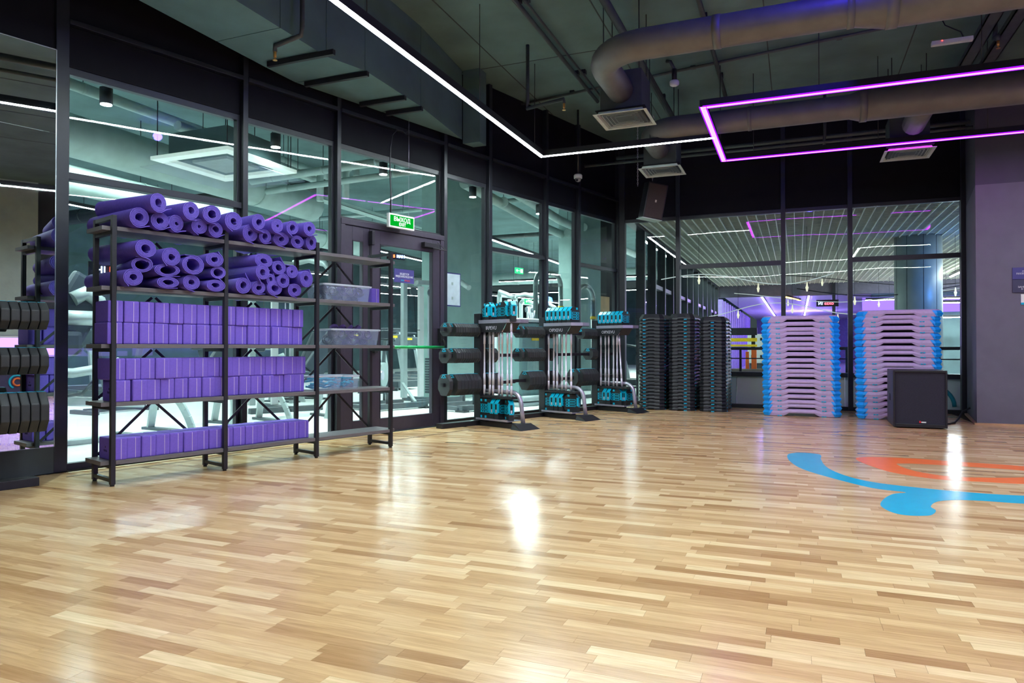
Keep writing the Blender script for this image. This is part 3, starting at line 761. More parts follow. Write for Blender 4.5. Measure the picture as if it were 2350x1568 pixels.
# clear bins with their contents
def bin_(s, d, z, w, dep, h, label, group='clear plastic bins on the shelving unit'):
    o = thing('storage_bin', label, 'bin', SH(s, d)+Vector((0,0,z+.001)), SR, group)
    m = MB(); t = .003; k = .93
    def ring(f, zz, ins): 
        a, b = w/2*f-ins, dep/2*f-ins
        r = .03; out = []
        for cx, cy, a0 in ((a-r,b-r,0),(-a+r,b-r,90),(-a+r,-b+r,180),(a-r,-b+r,270)):
            for j in range(4): out.append((cx+r*math.cos(R(a0+30*j)), cy+r*math.sin(R(a0+30*j)), zz))
        return out
    m.loft([ring(k,0,0), ring(1,h,0), ring(1,h,t), ring(k,t,t)], True, True)
    m.build('tub', bin_m, o)
    m = MB(); m.loft([ring(1.03,h-.014,0), ring(1.05,h,0), ring(1.0,h+.003,0), ring(1.0,h-.012,0)], False, False); m.build('rim', plasticmat('bin_rim', (226,232,244), .6), o)
    return o
bin_(2.02,.74,LV[3],.52,.30,.150,'large clear bin of dark violet straps on the right end bay, upper shelf')
bin_(2.12,.74,LV[2],.54,.30,.145,'clear bin heaped with purple straps on the right end bay, middle shelf')
bin_(1.80,.74,LV[1],.32,.28,.125,'left clear bin of turquoise bands on the lower shelf of the right end bay')
bin_(2.06,.76,LV[1],.17,.28,.120,'small clear bin of turquoise bands, right of its twin')
strapm = mat('strap_violet', (84,62,126), .8, 0, .25, 30, .2, 200); strapd = mat('strap_dark', (44,40,62), .8, 0, .2, 30)
def strap(s, d, z, r, h, m, label, cat='strap', tilt=0., group='straps in the clear bins', name='yoga_strap'):
    me = MB(); n = 26; pts = []
    for i in range(n*2):
        f = i/(n*2); a = f*4*math.pi; rr = r*(.35+.65*f); pts.append((rr*math.cos(a), rr*math.sin(a)))
    vs = []; fs = []
    for (x, y) in pts: vs += [(x,y,-h/2),(x,y,h/2),(x*.9,y*.9,h/2),(x*.9,y*.9,-h/2)]
    for i in range(len(pts)-1):
        for j in range(4): fs.append((4*i+j,4*i+(j+1) % 4,4*i+4+(j+1) % 4,4*i+4+j))
    fs += [(0,1,2,3),(4*len(pts)-4,4*len(pts)-1,4*len(pts)-2,4*len(pts)-3)]
    me.add(vs, fs)
    o = me.build(name, m, None, 0, SH(s, d)+Vector((0,0,z)), SR); o.rotation_euler = (R(90-tilt), tilt*.01, SR+R(tilt*2))
    return tag(o, label, cat, group)
k = 0
for z0, cols, s0, nm in ((LV[3], (strapd,strapm), 1.82, 'upper'), (LV[2], (strapd,strapm), 1.92, 'middle')):
    for r_ in range(2):
        for c in range(5):
            s = s0+c*.1+r_*.02; m = strapd if c < 2 else strapm
            strap(s, .70+.05*r_, z0+.055+.05*r_, .054, .042, m, 'coiled %s strap, %s clear bin, %s layer, %s from the left' %
                  ('dark' if c < 2 else 'purple', nm, 'top' if r_ else 'bottom', ORD[c]), tilt=(c*17+r_*31) % 40-20)
for c in range(4): strap(1.98+c*.09, .72, LV[2]+.155, .05, .03, strapm, 'purple strap heaped above the middle clear bin rim, %s from the left' % ORD[c], tilt=60+c*9)
for b, (s0, w) in enumerate(((1.80,.26),(2.06,.12))):
    for c in range(5):
        m = MB(); n = 18; off = rnd.uniform(0,3)
        m.tube([(-w/2+w*i/n, .012*math.sin(i*.9+off)*(c+1)*.4, .007*math.sin(i*.7+off+c)) for i in range(n+1)], .010, 6)
        o = m.build('resistance_band', turq, None, 0, SH(s0, .74+.035*(c % 3))+Vector((0,0,LV[1]+.022+.019*c)), SR)
        tag(o, 'turquoise band folded in the %s lower bin, %s from the bottom' % ('left' if b == 0 else 'small right', ORD[c]), 'exercise band', 'turquoise bands in the lower bins')

# ------------------------------------------------------------------ weight plates, grip weights, bars, racks
def oct_plate(w, h, t):
    m = MB(); c = w*.26; e = h*.3
    poly = [(-w/2,-h/2+e),(-w/2+c,-h/2),(w/2-c,-h/2),(w/2,-h/2+e),(w/2,h/2-e),(w/2-c,h/2),(-w/2+c,h/2),(-w/2,h/2-e)]
    M = Matrix(((0,0,1,0),(1,0,0,0),(0,1,0,0),(0,0,0,1)))      # polygon in y-z, thickness on x
    m.prism(poly, -t/2, t/2, M)
    body = m.mesh('body', rubber, min(.007,t*.28))
    g = MB(); g.cur = 0; x = -t/2-.003
    z = h/2-.034; a = w*.2
    g.add([], [])
    for p in ([(-a,z-.008),(-a+.02,z+.018),(-a+.03,z+.018),(-a+.012,z-.008)], [(a,z-.008),(a-.012,z-.008),(a-.03,z+.018),(a-.02,z+.018)],
              [(-a+.02,z+.018),(a-.02,z+.018),(a-.02,z+.026),(-a+.02,z+.026)], [(-.016,z-.010),(.016,z-.010),(.012,z+.002),(-.012,z+.002)]):
        g.prism(p, x, x+.006, M)
    g.box(-t*.42,t*.42,-w*.16,w*.16,h/2-.001,h/2+.0025)
    return body, g.mesh('grip', turq)
PL2 = {'top':oct_plate(.20,.185,.052),'mid':oct_plate(.20,.18,.052),'low':oct_plate(.225,.27,.052)}
PL = {'top':oct_plate(.185,.155,.0345),'mid':oct_plate(.195,.175,.0345),'low':oct_plate(.215,.25,.053)}
def gripweight_mesh():
    w, h, t = .20, .240, .066
    c = .045; poly = [(-w/2,-h/2),(w/2-c,-h/2),(w/2,-h/2+c*.8),(w/2,h/2-c),(w/2-c,h/2),(-w/2+c,h/2),(-w/2,h/2-c)]
    M = Matrix(((1,0,0,0),(0,0,1,0),(0,1,0,h/2),(0,0,0,1)))    # polygon in x-z, thickness on y
    m = MB(); m.prism(poly, -t/2, t/2, M)
    body = m.mesh('body', blackp, .007)
    g = MB()                                                      # loops on both broad faces, edge frame, tabs
    for sy in (-1, 1):
        y = sy*(t/2+.002)
        for k in range(3):
            z = h*.36+k*.036; x0, x1 = -w*.30, w*.36; q = .0035
            for a, b in (((x0,z-.011),(x1,z-.011)),((x0,z+.011),(x1,z+.011)),((x0,z-.011),(x0,z+.011)),((x1,z-.011),(x1,z+.011))):
                g.bar((a[0],y,a[1]),(b[0],y,b[1]),.006,.006)
            g.box(x1-.05,x1-.03,min(y,y-sy*.004),max(y,y-sy*.004),z-.007,z+.007)
        for z in (.022,h-.022):
            g.box(w*.10,w*.10+.03,y-.003,y+.003,z-.014,z+.014)
    gl = g.mesh('grip_loop', turq)
    e = MB(); x = -w/2
    e.box(x-.005,x+.024,-t/2-.002,-t*.24,h*.34,h*.80); e.box(x-.005,x+.024,t*.24,t/2+.002,h*.34,h*.80)
    e.box(x-.005,x+.024,-t*.42,t*.42,h*.28,h*.35); e.box(x-.005,x+.024,-t*.45,t*.45,h*.76,h*.82)
    e.bar((x,0,h*.8),(x+c*1.1,0,h+.001),t*.92,.006)
    ef = e.mesh('edge_frame', turq, .002)
    s = MB(); s.box(x-.002,x+.012,-t*.14,t*.14,h*.35,h*.5); sl = s.mesh('chrome_slot', chrome)
    return body, gl, ef, sl
GW = gripweight_mesh()
def bar_mesh():
    m = MB(); m.tube([(0,0,0),(0,0,.012),(0,0,.012),(0,0,.125),(0,0,.126),(0,0,.132),(0,0,.133),(0,0,.265),(0,0,.266),(0,0,.62),(0,0,.621),(0,0,.76),(0,0,.761),(0,0,.766),(0,0,.767),(0,0,.86)],
                     [.008,.010,.0145,.0145,.012,.012,.0145,.0145,.0105,.0105,.0145,.0145,.012,.012,.0145,.0145], 12); return m.mesh('sleeve_bar', chrome)
BM = bar_mesh()
rack_word = ['rack by the door','middle rack','rack by black steps','rack before mirror']
def rack(idx, s, d, rot, left, right, ntop, top_turn, lows, nbar, text_body):
    loc = W(s, d); rz = WR+R(rot)
    RMx = Matrix.Translation(loc) @ Matrix.Rotation(rz, 4, 'Z')
    nm = rack_word[idx]
    rk = thing('weight_rack', ['black and silver rack of bars and plates beside the door','black and silver rack of bars and plates in the middle of the three',
               'black and silver rack of bars and plates next to the black steps','black plate rack cut by the left edge before the mirror'][idx], 'weight rack', loc, rz, 'bar and plate racks along the glass wall')
    MB().box(-.045,.045,-.055,.055,.05,1.355).build('column', black_m, rk, .004)
    MB().box(-.64,.64,-.055,.055,0,.058).build('side_foot', black_m, rk, .004)
    MB().bar((0,-.05,.029),(-.02,-.70,.029),.11,.058).build('front_foot', black_m, rk, .004)
    MB().loft([[(-.13,-.66,.0),(.13,-.66,.0),(.16,-.86,.0),(-.16,-.86,.0)],[(-.10,-.66,.062),(.10,-.66,.062),(.13,-.74,.062),(-.13,-.74,.062)]]).build('foot_plate', black_m, rk, .003)
    ap = [(.06,-.02,.41),(.06,-.35,.41),(.06,-.50,.41)]+arc((.06,-.50,.26),.15,R(90),R(0),7,(0,-1,0),(0,0,1))[1:]+[(.06,-.66,.19),(.06,-.68,.055)]
    MB().tube(ap, .026, 12).build('arch_tube', silver, rk)
    poly = [(-.07,-.06),(.2,-.06),(.2,-.63),(.06,-.63),(-.07,-.54)]
    MB().prism(poly, 1.225, 1.24).build('tray', black_m, rk)
    rim = MB()
    for a, b in zip(poly, poly[1:]+poly[:1]): rim.bar((*a,1.252),(*b,1.252),.008,.042)
    rim.build('tray_rim', silver, rk)
    sg = MB(); sg.add([(-.074,-.07,1.23),(-.074,-.53,1.23),(-.074,-.45,1.125),(-.074,-.09,1.125),(-.064,-.07,1.23),(-.064,-.53,1.23),(-.064,-.45,1.125),(-.064,-.09,1.125)],
        [(0,1,2,3),(4,7,6,5),(0,4,5,1),(1,5,6,2),(2,6,7,3),(3,7,4,0)])
    sb = sg.build('sign_board', black_m, rk)
    s2 = MB(); s2.add([(-.07,-.54,1.23),(.06,-.63,1.23),(.05,-.56,1.125),(-.06,-.46,1.125)], [(0,1,2,3)]); s2.add([(-.06,-.535,1.23),(.06,-.622,1.23),(.05,-.552,1.125),(-.05,-.455,1.125)],[(0,1,2,3)]); s2.build('side_board', black_m, rk)
    if text_body: text(text_body, .062, chrome, sb, (-.0755,-.28,1.172), (R(90),0,R(-90)), sx=.95)
    MB().box(-.05,.09,-.60,-.06,.335,.362).build('bar_holder', black_m, rk, .003)
    lt = MB(); lt.box(-.12,.13,-.60,-.06,.078,.086); lt.box(-.12,-.114,-.60,-.06,.086,.10); lt.build('lower_tray', silver, rk)
    for y in (-.15,-.52): MB().box(-.02,.02,y-.02,y+.02,.055,.08).build('tray_post', black_m, rk)
    zs = {'top':1.15,'mid':.845,'low':.505}
    for k, z in zs.items():
        for sx in (-1, 1):
            MB().box(min(sx*.04,sx*.60),max(sx*.04,sx*.60),-.028,.028,z-.02,z+.02).build('peg', black_m, rk)
    def put(me_pair, local, label, group, cat, name):
        o = link(name, me_pair[0], None, RMx @ Vector(local), rz); tag(o, label, cat, group)
        for nm_, q in zip(('grip',) if len(me_pair) == 2 else ('grip_loop','edge_frame','chrome_slot'), me_pair[1:]): link(nm_, q, o)
        return o
    for side, conf in ((-1, left), (1, right)):
        for k, xs in conf.items():
            t = {'top':.0362,'mid':.0362,'low':.0555}[k] if idx < 3 else .0565; zdrop = {'top':0,'mid':0,'low':-.005}[k]
            xx = []
            n, far = xs
            for i in range(n): xx.append(.06+t*(i+.5))
            if far: xx.append(far)
            for i, x in enumerate(sorted(xx, reverse=True)):
                o = put((PL if idx < 3 else PL2)[k], (side*x, 0, zs[k]+zdrop), 'black plate, %s, %s peg on the %s side, %s from the end' %
                    (nm, {'top':'top','mid':'middle','low':'bottom'}[k], 'camera' if side < 0 else 'corner', ORD[i]),
                    'black weight plates on the racks', 'weight plate', 'weight_plate')
                o.rotation_euler = (R(rnd.uniform(-2,2)), 0, rz)
    for i in range(ntop):
        y = -.12-.074*i; turn = top_turn[i] if isinstance(top_turn, (list,tuple)) else top_turn
        o = put(GW, (.035 if not turn else .0, y if not turn else -.16-.13*i, 1.241), 'turquoise grip weight on top of the %s, %s from the left' % (nm, ORD[i]), 'turquoise grip weights on the racks', 'hand weight', 'grip_weight')
        if turn: o.rotation_euler = (0,0,rz+R(turn))
    for i, (x, y, turn) in enumerate(lows):
        o = put(GW, (x, y, .087), 'turquoise grip weight at the foot of the %s, %s from the left' % (nm, ORD[i]), 'turquoise grip weights on the racks', 'hand weight', 'grip_weight')
        o.rotation_euler = (0,0,rz+R(turn))
    for i in range(nbar):
        y = -.10-.076*i+rnd.uniform(-.006,.006); x = -.015+.02*(i % 2)
        o = link('barbell_bar', BM, None, RMx @ Vector((x, y, .363)), rz)
        tag(o, 'polished steel bar standing in the %s, %s from the left' % (nm, ORD[i]), 'bar', 'steel bars in the racks')
        if idx == 2 and i == nbar-1: o.rotation_euler = (R(-4), 0, rz)
LOW5 = [(.0,-.10,90),(.0,-.18,90),(.03,-.285,0),(.03,-.36,0),(.02,-.49,60)]
rack(0, 4.46, .27, -6, {'top':(11,.535),'mid':(11,.55),'low':(7,.545)}, {'top':(6,0),'mid':(5,0),'low':(4,0)}, 4, [80,0,80,60], LOW5, 7, 'IRPEVU')
rack(1, 5.80, .27, -6, {'top':(10,.50),'mid':(10,.51),'low':(6,0)}, {'top':(3,0),'mid':(2,0),'low':(3,0)}, 6, 0, [(.0,-.10,90),(.03,-.20,0),(.03,-.275,0),(.03,-.35,0),(.02,-.48,110)], 6, 'OIPXEVU')
rack(2, 7.17, .26, -6, {'top':(9,0),'mid':(4,0),'low':(7,.545)}, {'top':(0,0),'mid':(0,0),'low':(0,0)}, 6, 0, [(.0,-.10,90),(.03,-.20,0),(.03,-.275,0),(.0,-.39,90),(.12,-.50,0)], 6, 'OIPXEVU')
rack(3, -.93, .42, 0, {'top':(0,0),'mid':(0,0),'low':(0,0)}, {'top':(11,0),'mid':(11,0),'low':(11,0)}, 0, 0, [], 0, '')

# ------------------------------------------------------------------ black step platforms (seen from their ends)
def rect_oct(w, l, c, z): # w along x, l along y
    a, b = w/2, l/2
    return [(-a+c,-b,z),(a-c,-b,z),(a,-b+c,z),(a,b-c,z),(a-c,b,z),(-a+c,b,z),(-a,b-c,z),(-a,-b+c,z)]
def step_mesh():
    w, l, h = .385, .93, .09
    m = MB()
    def outline(ins, zf, zarch):
        o = rect_oct(w-2*ins, l-2*ins, .06-ins*.3, 0); out = []
        for i in range(8):
            p, q = Vector(o[i]), Vector(o[(i+1) % 8]); L_ = (q-p).length
            if L_ > .15:
                for f, up in ((0,0),(.26,0),(.33,1),(.67,1),(.74,0)): r = p.lerp(q, f); out.append((r.x, r.y, zf+up*zarch))
            else: out.append((p.x, p.y, zf))
        return out
    m.loft([outline(.03,.052,0), outline(.014,.0,.016), outline(0,.0,.016), outline(.002,.026,.006), outline(.030,.072,0), outline(.042,h,0)])
    body = m.mesh('body', step_m)
    f = MB(); f.box(-.022,.022,-.009,.012,-.004,.008); ft = f.mesh('foot', turq, .002)
    n = MB(); n.add([(-.05,-.004,.004),(.05,-.004,.004),(.03,.026,.036),(-.03,.026,.036),(-.05,.01,.004),(.05,.01,.004),(.03,.04,.036),(-.03,.04,.036)],
        [(0,1,2,3),(4,7,6,5),(0,4,5,1),(1,5,6,2),(2,6,7,3),(3,7,4,0)]); nt = n.mesh('notch_cover', step_m)
    return body, ft, nt
ST = step_mesh()
def stack_steps(x, y, n, pitch, which, fx, lean):
    for i in range(n):
        o = link('step_platform', ST[0], None, (x+lean*i+rnd.uniform(-.0015,.0015), y+rnd.uniform(-.002,.002), .004+pitch*i), R(rnd.uniform(-.3,.3)))
        tag(o, 'black step platform, %s stack of black steps, %s from the bottom' % (which, ORD[i]), 'step platform', 'black step platforms in three stacks')
        for px, py, rz in ((fx,-.465,0),(.19,-.33,90),(.19,.33,90),(-.19,-.33,-90),(-.19,.33,-90)):
            link('foot', ST[1], o, (px*(1 if rz == 0 else 1.0), py, 0), R(rz))
        link('notch_cover', ST[2], o, (fx,-.462,0))
stack_steps(-2.055, 11.13, 27, .0523, 'left', -.10, 0)
stack_steps(-1.605, 11.13, 27, .0523, 'middle', .06, 0)
stack_steps(-1.150, 11.11, 26, .0523, 'right', .0, 0)

# ------------------------------------------------------------------ mauve aerobic decks (seen from their long sides)
def deck_mesh():
    w, l, h = 1.0, .36, .094
    m = MB()
    def outline(ix, iy, zf, zarch):
        o = rect_oct(w-2*ix, l-2*iy, .075-ix*.3, 0); out = []
        for i in range(8):
            p, q = Vector(o[i]), Vector(o[(i+1) % 8]); L_ = (q-p).length
            if L_ > .5:
                for f, up in ((0,0),(.215,0),(.26,.45),(.30,1),(.70,1),(.74,.45),(.785,0)): r = p.lerp(q, f); out.append((r.x, r.y, zf+up*zarch))
            else: out.append((p.x, p.y, zf))
        return out
    m.loft([outline(.07,.06,.058,0), outline(.036,.022,.0,.040), outline(.022,.006,.0,.040), outline(0,0,.040,.016), outline(.03,.010,.078,0), outline(.046,.028,h,0)])
    body = m.mesh('body', deck_m, 0)
    c = MB()
    e = .004
    rings = []
    for ix, iy, z, ex in ((.018,.002,.001,-.02),(-.004,-.004,.040,.035),(.026,.006,.078,.06)):
        a, b, k = w/2-ix, l/2-iy, .075-ix*.3
        rings.append([(-w/2+.075+ex, -b, z), (-a+k, -b, z), (-a, -b+k, z), (-a, -b+k+.05, z)])
    c.loft(rings, False, False, False)
    # give the cap a thickness
    r2 = [[(x+.012, y+.012, z) for x, y, z in r] for r in rings]
    c.loft(r2, False, False, False)
    for A_, B_ in ((rings[0], r2[0]), (rings[-1], r2[-1])):
        for j in range(3): c.add([A_[j],A_[j+1],B_[j+1],B_[j]], [(0,1,2,3)])
    cap = c.mesh('corner_cap', deck_blue)
    f = MB(); f.box(-.028,-.004,-.008,.012,-.004,.009); f.box(.004,.028,-.008,.012,-.004,.009); ft = f.mesh('foot', turq, .002)
    rb = MB(); rb.box(-.33,.33,-.03,.03,.006,.06); rib = rb.mesh('light_blocker', blackp)  # added black block, stops light showing through the deck arch
    return body, cap, ft, rib  # rib is the added light blocker
DK = deck_mesh()
def stack_deck(x0, y, zs, which, lean):
    for i, z in enumerate(zs):
        o = link('aerobic_deck', DK[0], None, (x0+lean*i+rnd.uniform(-.003,.003), y, z+.004), R(rnd.uniform(-.4,.4)))
        tag(o, 'mauve deck with blue corners, %s mauve stack, %s from the bottom' % (which, ORD[i]), 'step platform', 'mauve aerobic decks in two stacks')
        for sx in (1, -1):
            for sy in (1, -1):
                c = link('corner_cap', DK[1], o); c.scale = (sx, sy, 1)
        if i and z-zs[i-1] > .058: link('light_blocker', DK[3], o)
        for px in (-.28, .28):
            link('foot', DK[2], o, (px,-.178,0)); q = link('foot', DK[2], o, (px,.178,0), R(180))
    return o
def heights(marks, k): 
    z = [(marks[-1]-m)*k for m in marks][::-1]
    for i in range(1, len(z)):
        pass
    out = [0.]
    for i in range(1, len(z)): out.append(out[-1]+min(.083, max(.042, z[i]-z[i-1])))
    k = z[-1]/out[-1]
    return [v*k for v in out]
k1 = .2298/168
stack_deck(.055, 10.55, heights([430,492,545,585,640,693,737,792,853,907,960,1000,1070,1105,1168,1222,1275,1312,1368], k1), 'left', -.0012)
o = stack_deck(1.232, 10.50, heights([357,405,445,505,567,630,695,738,805,857,900,938,1018,1078,1140,1182,1240,1298,1338], .2423/178), 'right', -.0015)
o.location.x += .03

# ------------------------------------------------------------------ subwoofer and its cable
o = thing('subwoofer', 'black box subwoofer with a mesh grille standing before the right mauve stack', 'loudspeaker', (1.327,9.72,0), R(-1))
MB().box(-.275,.275,-.36,.33,.012,.675).build('cabinet', black_m, o, .012)
m = MB(); m.box(-.275,-.255,-.385,-.36,.012,.675); m.box(.255,.275,-.385,-.36,.012,.675); m.box(-.255,.255,-.385,-.36,.65,.675); m.box(-.255,.255,-.385,-.36,.012,.05); m.build('front_frame', black_m, o, .004)
MB().box(-.255,.255,-.37,-.36,.05,.65).build('grille', mat('sub_grille', (44,42,58), .7, .2, .45, 240, .5, 700), o)
MB().box(-.278,-.272,-.07,.03,.30,.38).build('handle_recess', mat('recess_black', (8,8,10), .8), o, .002)
MB().tube([(-.008,-.373,.075),(.008,-.373,.075)], .013, 12).build('badge', mat('badge_red', (214,40,60), .35), o)
MB().box(.012,.062,-.375,-.369,.066,.080).build('badge_plate', white_m, o)
for x in (-.22,.22):
    for y in (-.32,.28): MB().cyl((x,y,0),(x,y,.014),.02,10).build('foot', blackp, o)
m = MB(); m.tube([(1.63,9.9,.10),(1.66,9.9,.02),(1.72,9.95,.012),(1.80,10.1,.012),(1.88,10.3,.05),(1.96,10.5,.12),(2.06,10.62,.16)], .012, 8)
tag(m.build('power_cable', black_m), 'black power cable running from the subwoofer to the pier', 'cable')
m = MB(); m.tube([(1.63,9.95,.16),(1.67,9.95,.08),(1.66,9.96,.02),(1.62,9.97,.008)], .010, 8)
tag(m.build('signal_cable', black_m), 'short black cable hooked behind the subwoofer', 'cable')

# ------------------------------------------------------------------ painted floor logo
def decal(name, poly, m, label, holes=None, group=None):
    b = bmesh.new()
    loops = [poly]+(holes or [])
    for lp in loops:
        vs = [b.verts.new((p[0], p[1], 0)) for p in lp]
        for i in range(len(vs)): b.edges.new((vs[i], vs[(i+1) % len(vs)]))
    bmesh.ops.triangle_fill(b, use_beauty=True, use_dissolve=False, edges=b.edges[:])
    if holes:
        pass
    r = bmesh.ops.extrude_face_region(b, geom=b.faces[:])
    for v in [x for x in r['geom'] if isinstance(x, bmesh.types.BMVert)]: v.co.z += .0008
    bmesh.ops.recalc_face_normals(b, faces=b.faces)
    me = bpy.data.meshes.new(name); b.to_mesh(me); b.free(); me.materials.append(m)
    o = bpy.data.objects.new(name, me); COL.objects.link(o); o.location = (0,0,.0002)
    return tag(o, label, 'floor marking', group)
blue_paint = mat('floor_blue', (0,166,204), .22, 0, .04, 12); orange_paint = mat('floor_orange', (246,116,50), .22, 0, .04, 12); white_paint = mat('floor_white', (226,222,220), .25)
swirl = catmull([(-.08,6.60),(-.02,6.75),(.07,6.78),(.17,6.74),(.19,6.62),(.182,6.42),(.22,5.98),(.349,5.634),(.527,5.45),(.826,5.352),(1.085,5.315),(1.32,5.33),(1.75,5.43),(2.02,5.64),(2.14,5.95),(2.16,6.4),(2.28,6.42),(2.34,6.2),(2.26,5.7),(2.05,5.33),(1.7,5.12),(1.257,5.058),(1.036,5.055),(.89,5.018),(.782,4.922),(.725,4.76),(.735,4.66),(.705,4.55),(.662,4.49),(.561,4.46),(.491,4.52),(.455,4.685),(.495,4.895),(.566,5.08),(.646,5.173),(.456,5.249),(.203,5.575),(.03,5.882),(-.061,6.25)], 5)
swirl = [Vector((p[0], p[1])) for p in swirl]
decal('floor_logo_swirl', swirl, blue_paint, 'bright blue swirl painted on the wooden floor right of centre')
outer = catmull([(.455,6.56),(.50,6.68),(.62,6.75),(.92,6.775),(1.22,6.72),(1.65,6.66),(1.88,6.5),(1.92,6.2),(1.8,5.93),(1.44,5.795),(1.18,5.775),(.918,5.773),(.664,5.954),(.517,6.28)], 5)
inner = catmull([(.737,6.40),(.80,6.46),(.9,6.48),(1.18,6.479),(1.55,6.44),(1.66,6.33),(1.60,6.17),(1.392,6.02),(1.08,5.93),(.91,5.99),(.79,6.16)], 5)
decal('floor_logo_ring', outer, orange_paint, 'orange rounded ring painted on the floor inside the blue swirl', [inner])

# ------------------------------------------------------------------ the gym beyond the glass wall
gf = MB(); a_ = W(-9,-.131); b_ = W(8.36,-.131)
gf.prism([(-27,-4),(a_.x,-4),(a_.x,a_.y),(b_.x,b_.y),(-2.72,11.77),(-2.72,40),(-27,40)], -.06, 0)
tag(gf.build('floor', gymfloor_m), kind='structure')
gw = struct('wall_far', (0,0,0))
gwm = mat('gym_wall', (62,84,88), .8, 0, .2, 2)
MB().box(-17.2,-17,-4,40,0,CEIL).build('far_panel', gwm, gw)
MB().box(-17,-2.72,39.8,40,0,CEIL).build('end_panel', gwm, gw)
# concrete piers just behind the glass
pl_ = struct('wall_pier', W(0,0), WR)
MB().box(7.22,8.31,3.0,3.6,0,CEIL).build('concrete_pier', green_conc, pl_, .01)
MB().box(11.0,11.83,2.5,3.1,0,CEIL).build('concrete_pier', green_conc, pl_, .01)
MB().box(11.9,12.75,2.72,2.9,0,CEIL).build('dark_panel', spandrel_m, pl_); MB().box(12.0,12.45,2.64,2.72,1.76,2.15).build('timber_panel', mat('timber_panel', (196,150,100), .5, 0, .15, 5), pl_)

def glight(label, p, q, group='light lines in the gym', em=None):
    o = thing('gym_line_light', label, 'light', p, 0, group); v_ = Vector(q)-Vector(p)
    down = 'hall' not in group
    m = MB(); m.bar((0,0,.034), v_+Vector((0,0,.034)), .072, .064); m.build('profile', black_m, o)
    m = MB(); m.bar((0,0,0 if down else -.008), v_+Vector((0,0,0 if down else -.008)), .06, .004 if down else .02); m.build('diffuser', em or tube_w, o)
    for f in (.1,.9): MB().cyl(v_*f+Vector((0,0,.07)), v_*f+Vector((0,0,CEIL-p[2])), .004, 5).build('hanging_rod', black_m, o)
glight('long bright light line in the gym beyond the second rack', (-6.29,13.2,3.35), (-6.29,20.3,3.35), em=emat('gym_bright', (.78,1,.97), 220))
glight('light line deep in the gym beyond the third bay', (-8.6,2.0,3.5), (-8.6,9.5,3.5))
glight('light line nearest the far gym wall', (-12.5,1.0,3.6), (-12.5,12.0,3.6))
glight('light line deep in the gym beyond the fourth bay', (-10.2,11.5,3.5), (-10.2,19.5,3.5))
glight('added light line brightening the hall side of the gym', (-3.5,17.0,3.6), (-3.5,27,3.6))  # added lamp, brightens the gym behind the hall glazing
for i, (s0, d0, L_, z) in enumerate(((9.0,-7.5,3.0,2.7),(11.0,-9.5,3.4,2.75),(13.5,-8.0,3.2,2.55),(14.5,-11.0,4.0,2.9),(6.5,-9.0,2.6,2.8),(16.0,-7.0,3.0,2.4),(12.0,-12.5,4.0,2.8))):
    p, q = W(s0, d0, z), W(s0+L_, d0-.6*L_*(.2 if i % 2 else -.1), z)
    glight('slim light line low and far back in the gym, %s of seven' % ORD[i], tuple(p), tuple(q), em=emat('slim_%d' % i, (.8,1,1), 30))
glight('short cross light line far back in the gym', (-9.4,22.0,3.2), (-4.2,22.0,3.2))
glight('farthest cross light line in the gym', (-14.0,27.0,3.2), (-4.5,27.0,3.2))
glight('light line low over the machines near the first bay', (-7.9,-.5,3.75), (-7.9,3.6,3.75), em=emat('gym_soft', (.8,1,.9), 10))
for i, s in enumerate((.69,2.45,4.02,5.75,7.41)):
    o = thing('cylinder_downlight', 'dark cylinder downlight hanging beyond the glass, %s from the left' % ORD[i], 'light', W(s,-1.0,3.18), WR, 'cylinder downlights beyond the glass')
    m = MB(); m.cyl((0,0,.0),(0,0,.15),.055,20); m.build('cylinder', mat('downlight_dark_%d' % i, (52,56,60), .5), o)
    MB().cyl((0,0,-.004),(0,0,.0),.048,20).build('lens', emat('downlight_lens_%d' % i, (.8,1,1), 60), o)
    MB().cyl((0,0,.15),(0,0,CEIL-3.18),.012,8).build('stem', black_m, o)
    ld = bpy.data.lights.new('downlight_lamp', 'SPOT'); ld.energy = 240; ld.color = (.8,1,.97); ld.spot_size = R(95); ld.spot_blend = .6; ld.shadow_soft_size = .05
    lo = bpy.data.objects.new('downlight_lamp', ld); COL.objects.link(lo); lo.parent = o; lo.location = (0,0,-.02)
# ducts and pipes of the gym
gpm = mat('gym_duct', (186,204,200), .55, .1, .1, 5)
def gpipe(label, pts, r, name='gym_pipe', cat='pipe', m=None, group='pipes and ducts of the gym ceiling'):
    o = thing(name, label, cat, pts[0], 0, group); a = Vector(pts[0])
    MB().tube([Vector(p)-a for p in pts], r, 14).build('pipe', m or gpm, o)
    d = Vector(pts[-1])-a
    for f in (.15,.5,.85):
        p = d*f; MB().cyl(p+Vector((0,0,r)), p+Vector((0,0,CEIL-a.z)), .006, 5).build('hanger', black_m, o)
        u = d.normalized()*.02; MB().cyl(p-u, p+u, r*1.04, 14).build('clamp', m or gpm, o)
gpipe('big round duct running away behind the first bay', [(-7.45,.5,3.3),(-7.5,9.6,3.3)], .24, 'gym_duct', 'duct')
gpipe('second round duct seen low behind the first bay', [(-9.2,1.5,3.25),(-9.3,14,3.25)], .2, 'gym_duct', 'duct')
gpipe('pale pipe high behind the first bay', [(-7.72,.8,3.95),(-7.62,10.5,3.95)], .065)
gpipe('slanting pale pipe behind the second bay', [(-6.91,6.3,3.62),(-7.0,9.0,3.58)], .06)
gpipe('upper pale pipe crossing behind the door', [(-7.15,7.8,3.3),(-4.8,7.95,3.42)], .055)
gpipe('lower pale pipe crossing behind the door', [(-7.1,8.05,3.2),(-4.7,8.25,3.32)], .045)
gpipe('left pipe of the pair beyond the second rack', [(-4.78,9.8,3.5),(-4.95,14,3.5),(-4.65,20,3.5)], .085)
